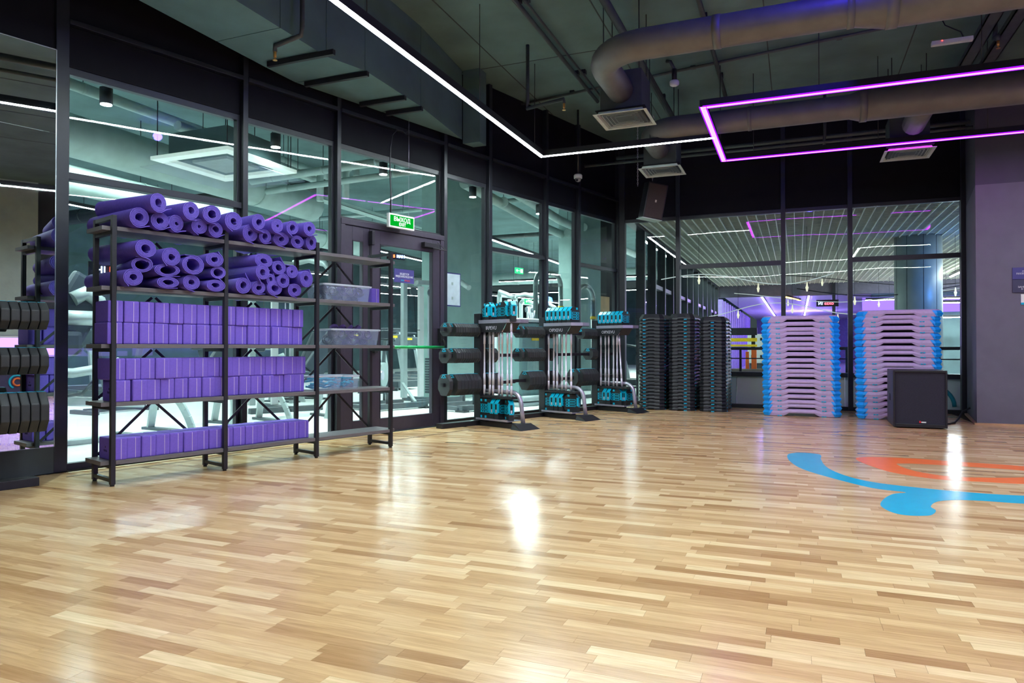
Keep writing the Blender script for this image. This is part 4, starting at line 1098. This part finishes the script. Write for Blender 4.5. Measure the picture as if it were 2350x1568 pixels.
gpipe('right pipe of the pair beyond the second rack', [(-4.45,10.0,3.62),(-4.6,14,3.62),(-4.3,20,3.62)], .085)
gpipe('thin cross pipe near the far gym ceiling', [(-12,13.5,3.95),(-4,13.2,3.95)], .05)
gpipe('dark cross pipe far in the gym', [(-14,17.5,3.92),(-4,17.2,3.92)], .06, m=pipe_m)
gpipe('thick cross duct far in the gym', [(-15,24,3.5),(-4,24,3.5)], .22, 'gym_duct', 'duct')
gpipe('dark cross duct beyond the first bay', [(-16,11.0,3.9),(-8,10.6,3.9)], .16, 'gym_duct', 'duct', pipe_m)
for i,(x, y0, y1) in enumerate(((-5.6,6.2,9.5),(-8.4,10.5,18))):
    o = thing('gym_cable_tray', 'perforated cable tray over the gym, %s' % ('near the door' if i == 0 else 'far back'), 'cable tray', (x,y0,3.75))
    MB().box(-.12,.12,0,y1-y0,0,.01).build('bed', gpm, o); MB().box(-.12,-.11,0,y1-y0,0,.07).build('side', gpm, o); MB().box(.11,.12,0,y1-y0,0,.07).build('side', gpm, o)
o = thing('vertical_pipes', 'cluster of grey bent pipes under the gym ceiling behind the second bay', 'pipe', (-6.35,8.3,3.25))
for k in range(3):
    MB().tube([(.22*k,0,-.2),(.22*k,0,.15)]+[Vector((.22*k+.09-.09*math.cos(t),0,.15+.09*math.sin(t))) for t in (.5,1.0,1.57,2.1,2.6)]+[(.22*k+.18,0,.1)], .05, 10).build('bent_pipe', gpm, o)
# cassette with a square white frame
o = thing('cassette_unit', 'square ceiling cassette with a white frame beyond the first bay', 'air conditioner', (-6.05,6.2,3.02))
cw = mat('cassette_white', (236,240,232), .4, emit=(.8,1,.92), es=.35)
for x0, x1, y0, y1 in ((-.55,.55,-.55,-.42),(-.55,.55,.42,.55),(-.55,-.42,-.42,.42),(.42,.55,-.42,.42)): MB().box(x0,x1,y0,y1,-.01,.03).build('frame_bar', cw, o, .004)
MB().box(-.42,.42,-.42,.42,.03,.3).build('body', duct_dark, o); MB().box(-.25,.25,-.25,.25,.0,.03).build('grille', mat('cassette_grille', (190,200,190), .5), o)
MB().box(-.62,.62,-.62,.62,-.10,-.094).build('deflector', bin_m, o)
for x in (-.5,.5):
    for y in (-.5,.5): MB().cyl((x,y,.0),(x,y,CEIL-3.02),.006,6).build('hanger', black_m, o)
# glowing sign letters
def glow_sign(p, rz, parts, size, label, name='neon_sign', board=None):
    o = thing(name, label, 'sign', p, rz); x = 0
    if board: MB().box(*board).build('panel', spandrel_m, o)
    for body, colr in parts:
        text(body, size, emat('glow_%d' % len(MATS), colr, 5), o, (x,-.02,0), (R(90),0,0), ext=.012, align='LEFT'); x += size*.62*len(body)
glow_sign(W(1.35,-3.0,1.85), WR-R(14), [('HI',(.45,.6,1.0)),('L',(1.0,.08,.04))], .12, 'small blue and red glowing sign reading HIL behind the shelving unit', board=(-.06,.32,0,.04,-.1,.1))
glow_sign(W(7.66,-5.0,2.83), WR-R(14), [('ESS',(1.0,.10,.03)),('ИАН',(.25,.45,1.0))], .085, 'red and blue glowing sign over the gym seen through the door', board=(-.04,.36,0,.04,-.06,.06))
def exit_box(p, rz, label):
    o = thing('gym_exit_sign', label, 'sign', p, rz, 'green exit signs in the gym')
    MB().box(-.16,.16,0,.03,-.075,.075).build('case', emat('exit_lit_%d' % len(MATS), (.05,.75,.3), .9), o)
    m = MB(); m.bar((-.11,-.004,0),(.0,-.004,0),.006,.024,(0,1,0)); m.add([(-.14,-.004,0),(-.09,-.004,.045),(-.09,-.004,-.045)],[(0,1,2)]); m.box(.04,.13,-.006,-.001,-.045,.045); m.build('pictogram', white_lit, o)
exit_box(W(12.0,-5.0,2.9), WR, 'square green exit sign beyond the second rack, the upper one'); exit_box(W(13.7,-6.0,2.25), WR, 'green arrow exit sign low beyond the second rack')
exit_box(W(4.2,-7.5,1.45), WR, 'small green exit sign behind the middle shelf')
vs_ = thing('violet_strip', 'violet light strip low on the far gym wall', 'light', (-16.9,8,1.05))
MB().box(0,.05,-9,12,-.03,.03).build('strip', emat('violet_strip', (.30,.12,1.0), 5), vs_)

# ------------------------------------------------------------------ gym machines
def machine(name, label, cat, s, d, turn=0.):
    return thing(name, label, cat, W(s, d), WR+R(turn), 'gym machines beyond the glass')
def put(m, nm, material, o, bev=0.): return m.build(nm, material, o, bev)
def strap_leg(o, x, y0, y1, h, w=.09, t=.02, m=machine_w):
    pts = [(x,y0,0),(x,y0+.02,h*.5),(x,y0+.08,h*.8)]+[(x, y0+.08+(y1-y0-.16)*f, h*(.8+.2*math.sin(math.pi*f))) for f in (.15,.35,.5,.65,.85)]+[(x,y1-.08,h*.8),(x,y1-.02,h*.5),(x,y1,0)]
    b = MB()
    for a, c in zip(pts[:-1], pts[1:]): b.bar(a, c, w, t, (0,0,1) if abs(a[2]-c[2]) < .05 else (0,1,0))
    put(b, 'curved_leg', m, o)
def curved_bench(label, s, d, turn):
    o = machine('weight_bench', label, 'gym machine', s, d, turn)
    for x in (-.42,.42):
        b = MB(); n = 10
        for k in range(n):
            f0, f1 = k/n, (k+1)/n
            P_ = lambda f: (x+(.16 if x > 0 else -.16)*math.sin(f*math.pi*.5)-(.16 if x > 0 else -.16), -.30+.5*f*f, .52*math.sin(f*math.pi*.5))
            b.bar(P_(f0), P_(f1), .02, .12, (0,1,0))
        put(b, 'curved_leg', machine_w, o)
        put(MB().box(x-.05,x+.05,-.34,.34,0,.03), 'foot', machine_d, o, .004)
        put(MB().bar((x,.25,.0),(x,.12,.52),.08,.03), 'rear_leg', machine_w, o)
    put(MB().bar((-.6,.05,.50),(.6,.05,.50),.14,.05), 'beam', machine_w, o, .006)
    put(MB().box(-.55,.15,-.14,.16,.54,.62), 'seat_pad', pad_m, o, .02)
    put(MB().bar((.2,.0,.6),(.62,.0,1.15),.3,.07,(0,1,0)), 'back_pad', pad_m, o, .02)
def leg_machine(label, s, d, turn):
    o = machine('leg_press_machine', label, 'gym machine', s, d, turn)
    put(MB().box(-.7,.7,-.05,.05,0,.05), 'base_rail', machine_w, o, .01); put(MB().box(-.6,-.5,-.4,.4,0,.04), 'foot', machine_d, o, .01); put(MB().box(.5,.6,-.4,.4,0,.04), 'foot', machine_d, o, .01)
    put(MB().bar((-.5,0,.03),(-.28,0,.5),.12,.06), 'sloped_post', machine_w, o, .01)
    put(MB().bar((-.75,0,.48),(.6,0,.36),.14,.09), 'main_beam', machine_w, o, .015)
    put(MB().box(-.62,-.1,-.22,.22,.86,1.1), 'seat_pad', pad_m, o, .05); put(MB().bar((-.2,0,1.05),(.1,0,1.6),.4,.1,(0,1,0)), 'back_pad', pad_m, o, .04)
    put(MB().tube([(-.6,-.2,.72),(-.2,-.22,.7),(.1,-.2,.74),(.26,-.18,.80)], .045, 10), 'lever_arm', machine_w, o)
    put(MB().tube([(-.12,-.05,1.40),(.0,-.05,1.47),(.12,-.05,1.40),(.18,-.05,1.2),(.2,-.05,1.0)], .07, 12), 'elbow_arm', machine_w, o)
    put(MB().cyl((-.3,-.16,1.22),(.1,-.16,1.22),.07,14), 'roller', machine_w, o); put(MB().bar((-.42,-.1,1.36),(-.28,-.1,1.12),.12,.03,(0,1,0)), 'screen_panel', white_m, o, .008)
    put(MB().box(-.7,-.55,-.12,-.1,1.32,1.4), 'label', yellow_m, o)
    put(MB().box(-.9,.1,.15,.3,.9,1.42), 'weight_cover', machine_w, o, .06)
    put(MB().tube([(-.45,-.2,.75),(-.35,-.2,.48),(-.1,-.2,.5),(.0,-.2,.62)], .018, 8), 'handle', machine_d, o)
def treadmill(label, s, d, turn):
    o = machine('treadmill', label, 'gym machine', s, d, turn)
    put(MB().box(-.42,.42,-.9,.9,.05,.2), 'deck', machine_d, o, .02); put(MB().box(-.28,.28,-.85,.6,.2,.206), 'belt', rubber, o)
    for x in (-.38,.38):
        put(MB().bar((x,.55,.15),(x,.8,1.35),.07,.1), 'upright', machine_w, o, .01); put(MB().tube([(x,.75,1.05),(x,.3,.98),(x,.1,.9)], .022, 8), 'handrail', machine_d, o)
    put(MB().box(-.45,.45,.66,.84,.95,1.3), 'motor_cover', machine_d, o, .03); put(MB().bar((-.33,.78,1.42),(.33,.78,1.42),.05,.34,(0,1,0)), 'console', pad_m, o, .02)
    put(MB().box(-.14,.14,.645,.658,1.2,1.26), 'label', yellow_m, o)
def cable_tower(label, s, d, turn, h=2.25):
    o = machine('cable_tower', label, 'gym machine', s, d, turn)
    put(MB().box(-.55,.55,-.5,-.4,0,.08), 'base_beam', machine_d, o, .01); put(MB().box(-.06,.06,-.5,.45,0,.08), 'base_beam', machine_d, o, .01)
    for x in (-.32,.32): put(MB().box(x-.045,x+.045,.02,.11,.08,h), 'upright', machine_w, o, .01)
    put(MB().box(-.05,.05,-.03,.03,.08,h-.1), 'column', white_m, o, .006)
    put(MB().tube([(-.32,.06,h),(-.5,-.1,h+.06),(-.62,-.4,h-.02),(-.6,-.6,h-.12)], .05, 10), 'top_arm', machine_w, o); put(MB().tube([(.32,.06,h),(.5,-.1,h+.06),(.62,-.4,h-.02),(.6,-.6,h-.12)], .05, 10), 'top_arm', machine_w, o)
    put(MB().bar((-.34,.06,h-.02),(.34,.06,h-.02),.08,.08), 'top_beam', machine_w, o, .01)
    for k in range(14): put(MB().box(.14,.28,-.05,.05,.14+k*.045,.175+k*.045), 'stack_plate', machine_d, o)
    for x in (-.2,.2): put(MB().cyl((x,-.06,h-.2),(x,-.02,h-.2),.07,16), 'pulley', machine_d, o)
    for x in (.17,.25): put(MB().cyl((x,0,.8),(x,0,h-.1),.009,6), 'guide_rod', chrome, o)
    put(MB().tube([(-.2,-.06,h-.25),(-.2,-.1,1.3),(-.25,-.12,1.25),(-.12,-.12,1.25)], .006, 5), 'cable', black_m, o)
def bike(label, s, d, turn):
    o = machine('exercise_bike', label, 'gym machine', s, d, turn)
    put(MB().box(-.5,-.42,-.28,.28,0,.06), 'foot', machine_d, o, .01); put(MB().box(.42,.5,-.28,.28,0,.06), 'foot', machine_d, o, .01); put(MB().bar((-.46,0,.05),(.46,0,.05),.08,.06), 'base_rail', machine_d, o, .01)
    put(MB().cyl((.25,-.04,.36),(.25,.04,.36),.27,24), 'flywheel', machine_w, o); put(MB().bar((.2,0,.1),(.42,0,1.1),.07,.07), 'front_post', machine_d, o, .01)
    put(MB().bar((-.1,0,.15),(-.28,0,.9),.07,.07), 'seat_post', machine_d, o, .01); put(MB().box(-.42,-.16,-.11,.11,.9,.98), 'saddle', pad_m, o, .03)
    put(MB().tube([(.3,-.24,1.1),(.44,-.22,1.14),(.46,0,1.12),(.44,.22,1.14),(.3,.24,1.1)], .022, 8), 'handlebar', machine_d, o); put(MB().box(.42,.46,-.12,.12,1.15,1.32), 'display', pad_m, o, .01)
    put(MB().cyl((-.02,-.1,.36),(-.02,.1,.36),.1,14), 'crank', chrome, o)
def platform(label, s, d, turn):
    o = machine('low_platform', label, 'gym machine', s, d, turn)
    put(MB().box(-.5,.5,-.36,-.24,.02,.10), 'front_beam', machine_d, o, .008); put(MB().box(-.5,.5,.3,.4,.02,.10), 'rear_beam', machine_d, o, .008); put(MB().box(-.5,-.42,-.3,.34,.02,.08), 'side_beam', machine_d, o, .006)
    for x in (-.5,.42): put(MB().box(x,x+.1,-.4,-.2,0,.03), 'foot', rubber, o)
    for y in (-.28,.34):
        put(MB().tube([(-.2+.35*(y > 0),y,.1),(-.2+.35*(y > 0),y,.24),(-.23+.35*(y > 0),y,.30),(-.31+.35*(y > 0),y,.32),(-.4+.35*(y > 0),y,.28),(-.46+.35*(y > 0),y,.22)], .022, 10), 'curved_handle', machine_d, o)
    put(MB().bar((.3,-.3,.1),(.5,.34,.36),.04,.03), 'brace', machine_w, o)
def cover_machine(label, s, d, turn):
    o = machine('stair_machine', label, 'gym machine', s, d, turn)
    put(MB().box(-.5,.5,.0,.5,.08,1.36), 'cover', mat('cover_teal', (116,146,146), .4, 0, .08), o, .08)
    put(MB().box(-.52,.56,-.03,.52,1.36,1.42), 'top_rail', white_m, o, .02); put(MB().box(-.62,.62,-.1,.62,.0,.06), 'base', machine_w, o, .02)
    put(MB().tube([(-.5,-.05,.12),(0,-.08,.12),(.5,-.05,.12)], .05, 12), 'base_tube', machine_w, o); put(MB().box(-.2,.02,-.012,.0,1.06,1.14), 'label', yellow_m, o, .003)
    put(MB().box(-.3,.3,-.01,.0,.25,.8), 'inset_panel', mat('inset_panel', (136,164,162), .5), o, .01); put(MB().tube([(.0,.2,1.42),(-.04,.2,1.5),(-.05,.2,1.57)], .012, 6), 'hook', chrome, o); put(MB().tube([(.06,.2,1.42),(.1,.2,1.5),(.11,.2,1.57)], .012, 6), 'hook', chrome, o)
def pipe_frame(label, s, d, turn, w, h, r=.045):
    o = machine('pipe_frame', label, 'gym machine', s, d, turn)
    put(MB().tube([(0,0,0),(0,0,h-.25)]+arc((-.25,0,h-.25),.25,0,R(90),6,(1,0,0),(0,0,1))+[(-w+.25,0,h)]+arc((-w+.25,0,h-.25),.25,R(90),R(180),6,(1,0,0),(0,0,1))+[(-w,0,0)], r, 12), 'bent_pipe', mat('pipe_frame_%d' % len(MATS), (120,136,136), .35, .4), o)
    put(MB().bar((-w-.1,0,.03),(.1,0,.03),.1,.06), 'base_beam', machine_d, o, .01)
    put(MB().cyl((0,0,h*.71),(0,0,h*.735),r*1.25,12), 'yellow_ring', yellow_m, o)
leg_machine('pale leg press machine with dark pads behind the left end of the shelving unit', .72, -1.6, 8)
curved_bench('weight bench on curved strap legs behind the left shelf bay', 2.15, -2.15, 8); curved_bench('weight bench on curved strap legs behind the centre shelf bay', 3.5, -2.1, -6)
curved_bench('weight bench on curved strap legs farther back near the door', 5.4, -4.9, 20)
cable_tower('pale cable tower seen behind the centre shelf bay', 4.05, -3.5, -10); cable_tower('tall pale cable tower seen through the door glass', 6.62, -3.0, -4, 2.12)
cable_tower('cable tower deep in the gym behind the first bay', .6, -6.0, 6, 2.1)
bike('exercise bike beyond the door, in front of the treadmills', 7.9, -5.6, 30); bike('exercise bike behind the second shelf bay', 4.6, -6.2, -20)
treadmill('dark treadmill with a yellow label seen through the door', 8.8, -6.7, 12); treadmill('treadmill beside the one with the yellow label, farther right', 10.2, -6.9, 12)
treadmill('treadmill far behind the first bay', 1.2, -8.6, 0); treadmill('treadmill far behind the second bay', 3.2, -8.4, 0)
platform('low grey platform with curved handles on the gym floor behind the door', 5.3, -2.35, -8); platform('low grey platform half hidden by plates of the first rack', 6.0, -1.25, -6)
cover_machine('big teal stair machine with a yellow label between the first and second rack', 7.35, -.95, -4)
pipe_frame('tall bent grey pipe frame beyond the second rack', 10.36, -2.6, 0, .9, 2.5, .05); pipe_frame('bent grey pipe frame with a yellow ring before the pale pier', 9.42, -1.2, 0, .55, 2.1)
cable_tower('cable tower beyond the second rack', 11.6, -5.0, 0); treadmill('treadmill beyond the third rack', 13.2, -2.0, 20)
cable_tower('cable tower far beyond the third rack', 14.2, -6.4, 10); cable_tower('farthest cable tower, deep beyond the second rack', 15.5, -9.0, -8)
bike('exercise bike far beyond the second rack', 12.8, -7.6, 15); bike('another exercise bike far beyond the third rack', 14.2, -3.8, -10); bike('exercise bike deep behind the first bay', 2.4, -5.0, 12)
curved_bench('weight bench on curved strap legs far beyond the third rack', 15.6, -5.2, 30)
treadmill('dark treadmill deep behind the door', 11.6, -8.6, 8); treadmill('dark treadmill deep beyond the second rack', 13.4, -9.8, 8)
leg_machine('pale leg press machine far beyond the second bay', 6.2, -7.0, -30)

# ------------------------------------------------------------------ hall beyond the back wall
hf = MB(); hf.prism([(-2.70,11.77),(10,11.77),(10,52),(-2.70,52)], -.06, 0)
tag(hf.build('floor', mat('hall_floor', (176,176,182), .2, 0, .06, 2)), kind='structure')
fac = struct('wall_hall_left', (-2.66,0,0))
for i in range(13):
    y = 12.9+i*1.08; MB().box(-.1,.06,y,y+.075,0,3.3).build('post', frame_m, fac)
    MB().box(.045,.062,y+.075,y+.09,0,3.1).build('lit_reveal', white_m, fac)  # white strip painted in for light on the post edge
    if i: MB().box(-.04,-.03,y-1.0,y,.06,3.1).build('pane', pane_m, fac)
    if i and i % 3 != 1: MB().box(-.08,.02,y-1.005,y,2.15,2.23).build('transom', silver, fac)
MB().box(-.1,.06,11.75,26.0,3.1,3.3).build('head_rail', frame_m, fac); MB().box(-.1,.04,11.75,26,0,.06).build('sill_rail', frame_m, fac)
violet_lit_post = mat('violet_lit_post', (150,130,190), .5)  # violet light falling on these posts is put into their colour
for i in range(16):
    y = 27+i*1.1; MB().box(-.1,.1,y,y+.35,0,2.75).build('slat_post', violet_lit_post, fac)
grid = struct('ceiling_hall', (0,0,0))
gm = mat('grid_bright', (246,248,226), .5); gd = mat('grid_dark', (196,196,180), .6)
m = MB()
for i in range(74):
    x = -2.55+i*.148; m.box(x-.006,x+.006,11.8,26,3.13,3.19)
m.build('long_slats', gm, grid)['kind'] = 'stuff'
m = MB()
for i in range(142):
    y = 11.85+i*.1; m.box(-2.6,8.3,y-.011,y+.011,3.15,3.19)
m.build('cross_slats', gd, grid)['kind'] = 'stuff'
wl = struct('wall_hall', (0,0,0))
MB().box(-2.6,10,26,26.3,2.75,CEIL).build('bulkhead', mat('bulkhead', (92,90,104), .7), wl); MB().box(10,10.2,11.77,52,0,CEIL).build('right_panel', gwm, wl)
MB().box(-2.6,10,51.8,52,0,CEIL).build('end_panel', mat('end_wall', (150,140,200), .7), wl); MB().box(-2.6,10,26.3,52,2.9,3.0).build('lower_ceiling', mat('hall_ceiling', (200,196,214), .7), wl)
MB().box(2.3,10,26.1,26.3,0,2.75).build('glazed_screen', gwm, wl)
for x in (1.1,3.6,6.2): MB().box(x,x+.1,25.9,26.0,0,3.2).build('screen_post', frame_m, wl)
def hlight(label, p, q, em): glight(label, p, q, 'light lines in the hall', em)
hv = emat('hall_violet', (.40,.28,1.0), 40); hw = emat('hall_white', (.9,1,1), 75)
hlight('violet light line at the far left of the hall', (-1.2,27,2.84), (-1.2,48,2.84), hv); hlight('violet light line on the hall ceiling, middle', (.4,27,2.84), (.4,48,2.84), hv)
hlight('white light line deep in the hall', (2.0,24.6,2.45), (8.6,24.6,2.45), hw); hlight('lower white light line deep in the hall', (2.6,25.2,1.9), (9.0,25.2,1.9), hw)
hlight('white light line over the hall railing, far right', (5.2,20.5,2.8), (9.6,20.5,2.8), hw); hlight('middle white light line in the hall', (3.2,22.5,2.2), (9.4,22.5,2.2), hw)
hlight('white light line behind the round column', (4.2,15,3.05), (4.2,24,3.05), hw)
hlight('orange light line under the bulkhead', (-.35,24.5,2.62), (.1,26.5,2.62), emat('hall_orange', (1.0,.33,.03), 24))
o = thing('violet_wall_band', 'violet band of light along the back of the hall', 'light', (6.0,25.8,2.35)); MB().box(-4,3.5,0,.05,-.25,.25).build('panel', emat('violet_band', (.22,.12,.9), 1.6), o)
glow_sign((.65,25.4,2.42), 0, [('ИI',(.4,.6,1)),('eaxo',(1,.08,.12))], .15, 'red and blue glowing sign at the back of the hall', board=(-.05,.62,0,.04,-.1,.12))
o = thing('round_column', 'grey round column with blue sheen behind the right back window', 'column', (2.24,16,0))
MB().cyl((0,0,0),(0,0,3.6),.42,40).build('shaft', mat('column_steel', (158,170,168), .4, .1, .05), o)
for a in (200,235,275,310): MB().box(.418*math.cos(R(a))-.004,.418*math.cos(R(a))+.004,.418*math.sin(R(a))-.004,.418*math.sin(R(a))+.004,0,3.6).build('joint', frame_m, o)
bl = bpy.data.lights.new('blue_lamp', 'POINT'); bl.energy = 30; bl.color = (.08,.3,1); bl.shadow_soft_size = .1
q = thing('blue_wall_lamp', 'small blue lamp right of the round column', 'light', (3.3,15.0,2.2)); MB().cyl((0,0,-.06),(0,0,.06),.03,12).build('tube', emat('blue_tube', (.1,.35,1), 8), q); MB().box(-.02,.02,.03,.06,-.08,2.2).build('bracket', black_m, q)
lo = bpy.data.objects.new('blue_lamp', bl); COL.objects.link(lo); lo.parent = q; lo.location = (-.1,-.1,0)
o = thing('parapet', 'low pale panelled parapet with a dark cap outside the back windows', 'parapet', (0,12.35,0))
ppm = mat('parapet_pale', (206,222,212), .4, 0, .04, 3)
for x0, x1 in ((-2.6,-.95),(-.94,.7),(.71,2.3),(2.31,4.2)): MB().box(x0,x1,0,.1,0,.47).build('panel', ppm, o, .004)
MB().box(-2.6,4.2,-.06,.16,.47,.54).build('cap', black_m, o, .006)
MB().tube([(1.9+.3*math.cos(R(a)),-.004,.05+.3*math.sin(R(a))) for a in range(0,181,12)], .03, 6).build('teal_ring', mat('teal_ring', (30,150,160), .5), o)
o = thing('hall_railing', 'dark steel handrail running across outside the back windows', 'railing', (0,12.63,0))
MB().bar((-2.6,0,.93),(4.2,0,.93),.05,.05).build('handrail', black_m, o, .006); MB().bar((-2.6,0,.76),(4.2,0,.76),.02,.02).build('lower_rail', black_m, o)
for x in (-2.5,-.9,.75,2.05,3.9): MB().box(x-.02,x+.02,.0,.03,0,.93).build('baluster', black_m, o)
for i, (x0, y0, z0, x1, bow) in enumerate(((-2.4,13.5,2.25,.6,.25),(-.8,17,2.5,5.5,.5),(-1.5,19,2.25,4.5,.35),(0,15,2.1,5,.3),(1.4,21,2.35,7,-.3),(-1.8,16,1.75,1.2,-.2))):
    o = thing('track_and_reflection', 'thin curved hall lamp track, also standing for glass reflections, %s' % ORD[i], 'lamp', (x0,y0,z0), 0, 'curved lamp tracks and reflections in the hall')
    pts = [((x1-x0)*f, bow*3*math.sin(math.pi*f), .12*math.sin(2*math.pi*f+i)) for f in [k/14 for k in range(15)]]
    MB().tube(pts, .009, 6).build('track', emat('track_and_reflection_%d' % i, (.85,1,1), .35) if i in (0,2,5) else black_m, o)  # glowing tracks also stand in for wavy reflections in the glass
    for k in (3,8,12):
        p = Vector(pts[k]); MB().cyl(p, p+Vector((0,0,3.15-z0-p.z)), .003, 4).build('wire', black_m, o)
        MB().tube([p+Vector((0,0,-.02)), p+Vector((0,0,-.10)), p+Vector((0,0,-.11)), p+Vector((0,0,-.19))], [.008,.018,.028,.012], 10).build('bulb', mat('bulb_%d_%d' % (i,k), (224,220,190), .3, emit=(1,.95,.7), es=.5), o)
# things standing in the hall
o = thing('climbing_frame', 'yellow and black frame standing in the violet hall', 'gym machine', (-1.62,20.5,0))
for x in (-.5,.5): MB().box(x-.05,x+.05,-.05,.05,0,1.35).build('post', black_m, o, .01)
MB().box(-.55,.6,-.06,.06,1.12,1.22).build('yellow_beam', yellow_m, o, .01); MB().box(-.55,.6,-.06,.06,.98,1.04).build('yellow_beam', yellow_m, o, .01); MB().box(-.6,.6,-.1,.1,1.3,1.5).build('top_beam', black_m, o, .01)
o = thing('perforated_cabinet', 'white perforated cabinet behind the yellow frame', 'cabinet', (-.85,21.9,0))
MB().box(-.5,.9,-.2,.2,.5,1.35).build('body', white_m, o, .02)
for i in range(5):
    for k in range(3): MB().box(-.4+.25*i,-.34+.25*i,-.205,-.19,.66+.25*k,.74+.25*k).build('hole', black_m, o)
MB().box(-.45,.85,-.15,.15,0,.5).build('plinth', machine_d, o)
o = thing('orange_post_unit', 'orange striped unit on a dark base in the hall', 'gym machine', (-1.1,18.6,0))
MB().box(-.1,-.02,-.08,.08,.35,.85).build('orange_panel', orange_paint, o, .01); MB().box(.04,.16,-.08,.08,.35,.9).build('orange_panel', orange_paint, o, .01); MB().box(-.45,.7,-.25,.25,0,.42).build('base', mat('base_brown', (110,96,90), .6), o, .03)
o = thing('round_stool', 'small brown round stool near the mauve stack, out in the hall', 'stool', (-.52,19.3,0))
MB().cyl((0,0,.0),(0,0,.05),.2,20).build('base', black_m, o); MB().tube([(0,0,.05),(0,0,.45),(0,0,.5)],[.24,.2,.17],20).build('seat', mat('stool_brown', (140,84,56), .6), o)
o = thing('wooden_door', 'brown wooden door framed in violet light at the end of the hall', 'door', (.6,40,0))
MB().box(-.9,.9,0,.08,0,2.2).build('leaf', mat('door_brown', (140,84,76), .6), o); MB().box(-1.05,-.92,-.05,.05,0,2.35).build('lit_jamb', hv, o); MB().box(-1.05,1.05,-.05,.05,2.22,2.35).build('lit_head', hv, o)
